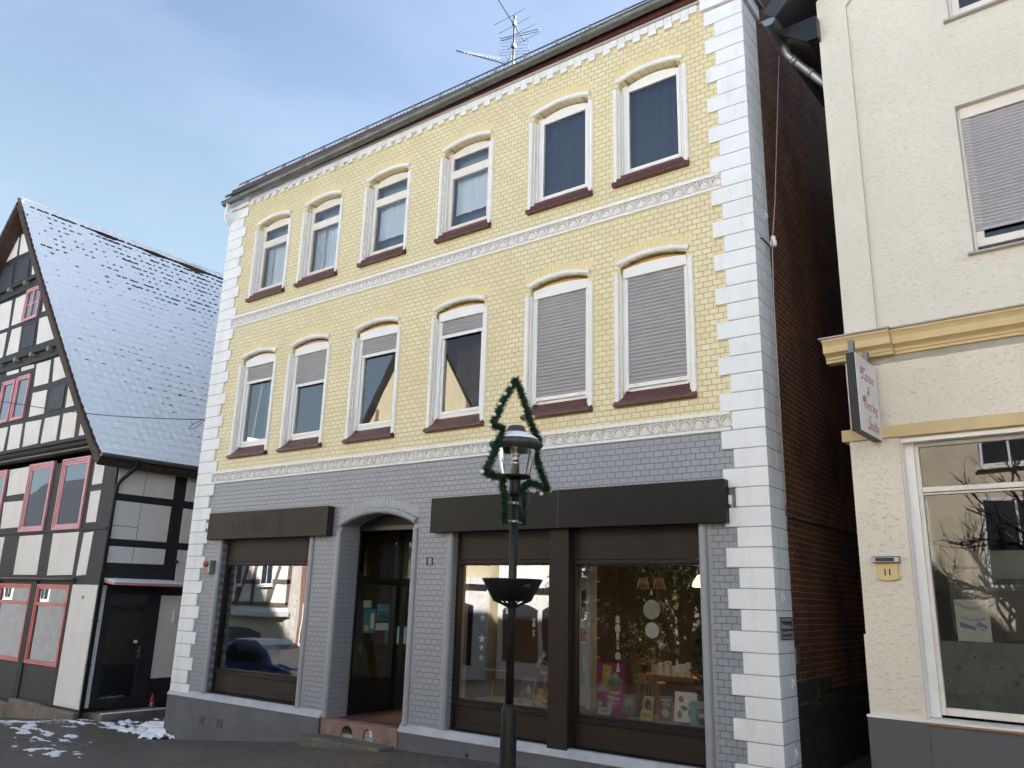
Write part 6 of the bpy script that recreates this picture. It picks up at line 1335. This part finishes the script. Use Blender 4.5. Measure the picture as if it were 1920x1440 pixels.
opp_house('cream_town_house','cream house across the street behind bare branches',-8.6,7,YO-.6,8.8,12.5,tanr,False,10,wins=[(-6.6,3.4,1.5,2.2),(-3.6,3.4,1.5,2.2),(-.4,3.4,1.5,2.2),(3,3.4,1.5,2.2),(-3.6,6.6,1.2,1.5),(-.4,6.6,1.2,1.5)],shop=None)
opp_house('far_town_house','distant house at the end of the side lane',-13.5,-4.5,-33,6.5,10,greyb,True,8,wins=[(-10,3,1,1.4),(-7.5,3,1,1.4)])
def tree(name, label, x, y, h, seed, spread=.55, leaf=None, thick=.16):
    t_ = thing(name, label, 'tree', (x,y,zg(x))); rr = random.Random(seed); m = MB(); tips = []
    def grow(p, d, l_, r_, lev):
        q_ = [p]; 
        for k in range(3): d = (d+Vector((rr.gauss(0,.13),rr.gauss(0,.13),rr.gauss(.03,.1)))).normalized(); q_.append(q_[-1]+d*l_/3)
        m.tube(q_, [r_, r_*.88, r_*.76, r_*.62], 6 if lev < 2 else 4, caps=False)
        tips.extend(q_[1:])
        if lev >= 5: return
        for k in range(3 if lev else 5):
            dd = (d+Vector((rr.gauss(0,spread),rr.gauss(0,spread),rr.gauss(.05,spread*.6)))).normalized(); grow(q_[rr.choice((1,2,3))] if lev else q_[rr.choice((2,3))], dd, l_*rr.uniform(.58,.8), r_*.55, lev+1)
    grow(Vector((x,y,zg(x)-.1)), Vector((0,0,1)), h*.34, thick, 0)
    obj('trunk', m, mt['bark'], t_)
    if leaf:
        c = MB()
        for p in tips:
            for k in range(leaf):
                o_ = p+Vector((rr.gauss(0,.28),rr.gauss(0,.28),rr.gauss(0,.28))); d_ = Vector((rr.gauss(0,1),rr.gauss(0,1),rr.gauss(0,1))).normalized(); s_ = d_.orthogonal().normalized()
                c.add([o_-s_*.05,o_+d_*.16,o_+s_*.05,o_-d_*.12],[(0,1,2,3)])
        obj('crown', c, mt['leaf'], t_)
tree('bare_tree','bare dark tree across the street before the cream house',-2.6,-13.2,7.5,4)
tree('bare_tree','second bare tree across the street, right of the first',1.6,-13.0,7,9)
tree('evergreen_tree','dark evergreen tree at the mouth of the side lane',-10.6,-13.4,7.5,12,.5,5)
tree('bare_tree','bare tree beside the evergreen at the side lane',-9.6,-12.9,8.5,21,.6)
# parked blue car with snow on its roof
Cc = thing('parked_car','blue parked car with snow on its roof across the street','car',(-20.2,-6.2,zg(-20.2)),0.0)
czb = zg(-20.2); cx, cy = -20.2, -6.2
bluep = paint('blue_car_paint',(.02,.10,.30),rough=.18,var=.05,coat=1.0)
prof_ = [(-2.1,.30),(-2.15,.62),(-2.05,.86),(-1.75,.93),(-1.45,1.34),(-.95,1.47),(.15,1.46),(.62,1.30),(1.12,.95),(1.85,.84),(2.1,.66),(2.12,.32)]
m = MB(); m.prism([(a,b) for a,b in prof_][::-1], lambda a,b:(cx+a,cy-.80+(.14 if b>1 else 0),czb+b), lambda a,b:(cx+a,cy+.80-(.14 if b>1 else 0),czb+b)); obj('body', m, bluep, Cc, bevel=.05, seg=3, fix=True)
for sy in (1,-1):
    m = MB(); yy = cy+sy*.815
    for P_ in ([(-1.55,.95),(-1.32,1.30),(-.62,1.38),(-.62,.95)],[(-.54,.95),(-.54,1.38),(.12,1.36),(.52,1.2),(.80,.95)]): m.add([(cx+a,cy+sy*(.815-(b-.95)*.32),czb+b) for a,b in P_],[tuple(range(len(P_)))])
    obj('side_window', m, flat('dark_pane',(.03,.035,.045),.05), Cc)
    for wx in (-1.3,1.3):
        m = MB(); m.lathe([(.001,-.09),(.20,-.09),(.31,-.085),(.32,-.05),(.32,.09),(.001,.09)], n=24); m.v = [(cx+wx+a,cy+sy*.74-sy*c_*1.0*-1,czb+.32+b) for a,b,c_ in m.v]; w = obj('wheel', m, mt['black'], Cc)
        m = MB(); m.lathe([(.001,.096),(.19,.096),(.20,.085)], n=20); m.v = [(cx+wx+a,cy+sy*.74+sy*c_,czb+.32+b) for a,b,c_ in m.v]; obj('rim', m, mt['steel'], w)
m = MB(); m.prism([(-1.0,1.475),(.15,1.468),(.35,1.40),(.1,1.53),(-.9,1.54)], lambda a,b:(cx+a,cy-.58,czb+b), lambda a,b:(cx+a,cy+.58,czb+b)); obj('roof_snow', m, mt['snow'], Cc, bevel=.03, fix=True)
m = MB(); m.prism([(1.15,.945),(1.8,.85),(1.8,.90),(1.2,.985)], lambda a,b:(cx+a,cy-.6,czb+b), lambda a,b:(cx+a,cy+.6,czb+b)); obj('bonnet_snow', m, mt['snow'], Cc, bevel=.02, fix=True)
for sy in (.55,-.55):
    m = MB(); m.box(cx+2.06,cx+2.13,cy+sy-.16,cy+sy+.16,czb+.58,czb+.72); obj('headlight', m, mt['pvc'], Cc, bevel=.02)
# unseen houses added to keep the sun off the snowy roof and passage
opp_house('shade_house','unseen tall house added behind the yellow house to shade the snowy roof',-22.2,-10.4,20.5,17.0,22.3,offw,True,8.2,wins=[(-19,12,1,1.5),(-16,12,1,1.5),(-13,12,1,1.5)])
opp_house('shade_house','unseen lower house added behind the passage to shade its brick wall',-7.8,9,20.5,19.5,20.5,cream,False,8.2,wins=[(-5,12,1,1.5),(0,12,1,1.5)])

gwm = MB(); gwm.box(-14.3,-9.2,-15.2,-14.8,-.5,4.1)  # unseen ivy wall, added to mirror dark in the book window
rr = random.Random(8)
ivy = MB()
for k in range(2600):
    c = Vector((rr.uniform(-14.3,-9.2),-14.78+rr.uniform(0,.12),rr.uniform(0,4.25))); d_ = Vector((rr.gauss(0,1),rr.gauss(.6,.4),rr.gauss(-.5,.6))).normalized(); s_ = d_.orthogonal().normalized()
    ivy.add([c,c+d_*.07+s_*.05,c+d_*.14,c+d_*.07-s_*.05],[(0,1,2,3)])
gw = obj('dark_reflection_wall', gwm, mt['stone']); tag(gw, 'unseen ivy-covered wall added across the street as a dark reflection', 'wall'); obj('ivy', ivy, mt['leaf'], gw)

opp_house('slate_roofed_house','long house further down the street with a dark slate roof',-66,-43,-14.5,5.6,10.2,paint('dark_grey_render',(.13,.135,.14),rough=.9,var=.2),False,10,wins=[(-62,2,1,1.5),(-57,2,1,1.5),(-52,2,1,1.5),(-47,2,1,1.5)],roofm=mt['slate'])

# ================================================================== pieces that stand apart become parts of their own
import numpy as np
KEEP = {'tree_light','lettering','faded_lettering','digits','digit','ring_pattern','palmette_relief','snow_cover','tile_course','tinsel_strand','leaf_shape','pencil_shading','blue_pencil','crown','ivy','element','grid_reflector','curtain','lace_net','frieze','bookshelf','roller_shutter','cover','stem','house_number','trunk','border','number_plate','snow_guard','gutter_bracket','foot_scraper_grille','dentil_cornice','verge_tile','inner_wall','partition','air_vent_slot','panel_joint','stone_footing','yagi','corner_reflector','support_ring','pane'}
def split_pieces(o):
    me = o.data; n = len(me.vertices)
    if n == 0 or n > 60000: return
    par = list(range(n))
    def find(a):
        while par[a] != a: par[a] = par[par[a]]; a = par[a]
        return a
    for p in me.polygons:
        v = p.vertices; r0 = find(v[0])
        for k in v[1:]:
            r = find(k)
            if r != r0: par[r] = r0
    roots = np.array([find(i) for i in range(n)]); ids, isl = np.unique(roots, return_inverse=True); k = len(ids)
    if k < 2 or k > 600: return
    pts = np.array([v.co[:] for v in me.vertices]); lo = np.full((k,3), np.inf); hi = -lo
    np.minimum.at(lo, isl, pts); np.maximum.at(hi, isl, pts); size = (hi-lo).max(1)
    gap = np.maximum(0, np.maximum(lo[:,None]-hi[None], lo[None]-hi[:,None])); near = np.sqrt((gap**2).sum(2)) <= np.maximum(.02, .5*np.maximum(size[:,None], size[None]))*.97
    comp = -np.ones(k, int); c = 0
    for i in range(k):
        if comp[i] >= 0: continue
        st = [i]; comp[i] = c
        while st:
            a = st.pop()
            for b in np.nonzero(near[a] & (comp < 0))[0]: comp[b] = c; st.append(b)
        c += 1
    if c < 2 or c > 30: return
    vc = comp[isl]; fl = [p.use_smooth for p in me.polygons]
    for q in range(c):
        idx = np.nonzero(vc == q)[0]; mp_ = {int(a): i for i,a in enumerate(idx)}
        nm = bpy.data.meshes.new(me.name); fs = [(tuple(mp_[v] for v in p.vertices), p.use_smooth) for p in me.polygons if vc[p.vertices[0]] == q]
        nm.from_pydata([tuple(pts[a]) for a in idx], [], [f for f,_ in fs]); nm.polygons.foreach_set('use_smooth', [s_ for _,s_ in fs]); nm.update()
        for mm in me.materials: nm.materials.append(mm)
        if q == 0: first = nm
        else:
            d = o.copy(); d.data = nm; COL.objects.link(d)
    o.data = first
for o in list(COL.objects):
    if o.type == 'MESH' and o.parent and o.name.split('.')[0] not in KEEP and o.get('kind') != 'stuff': split_pieces(o)
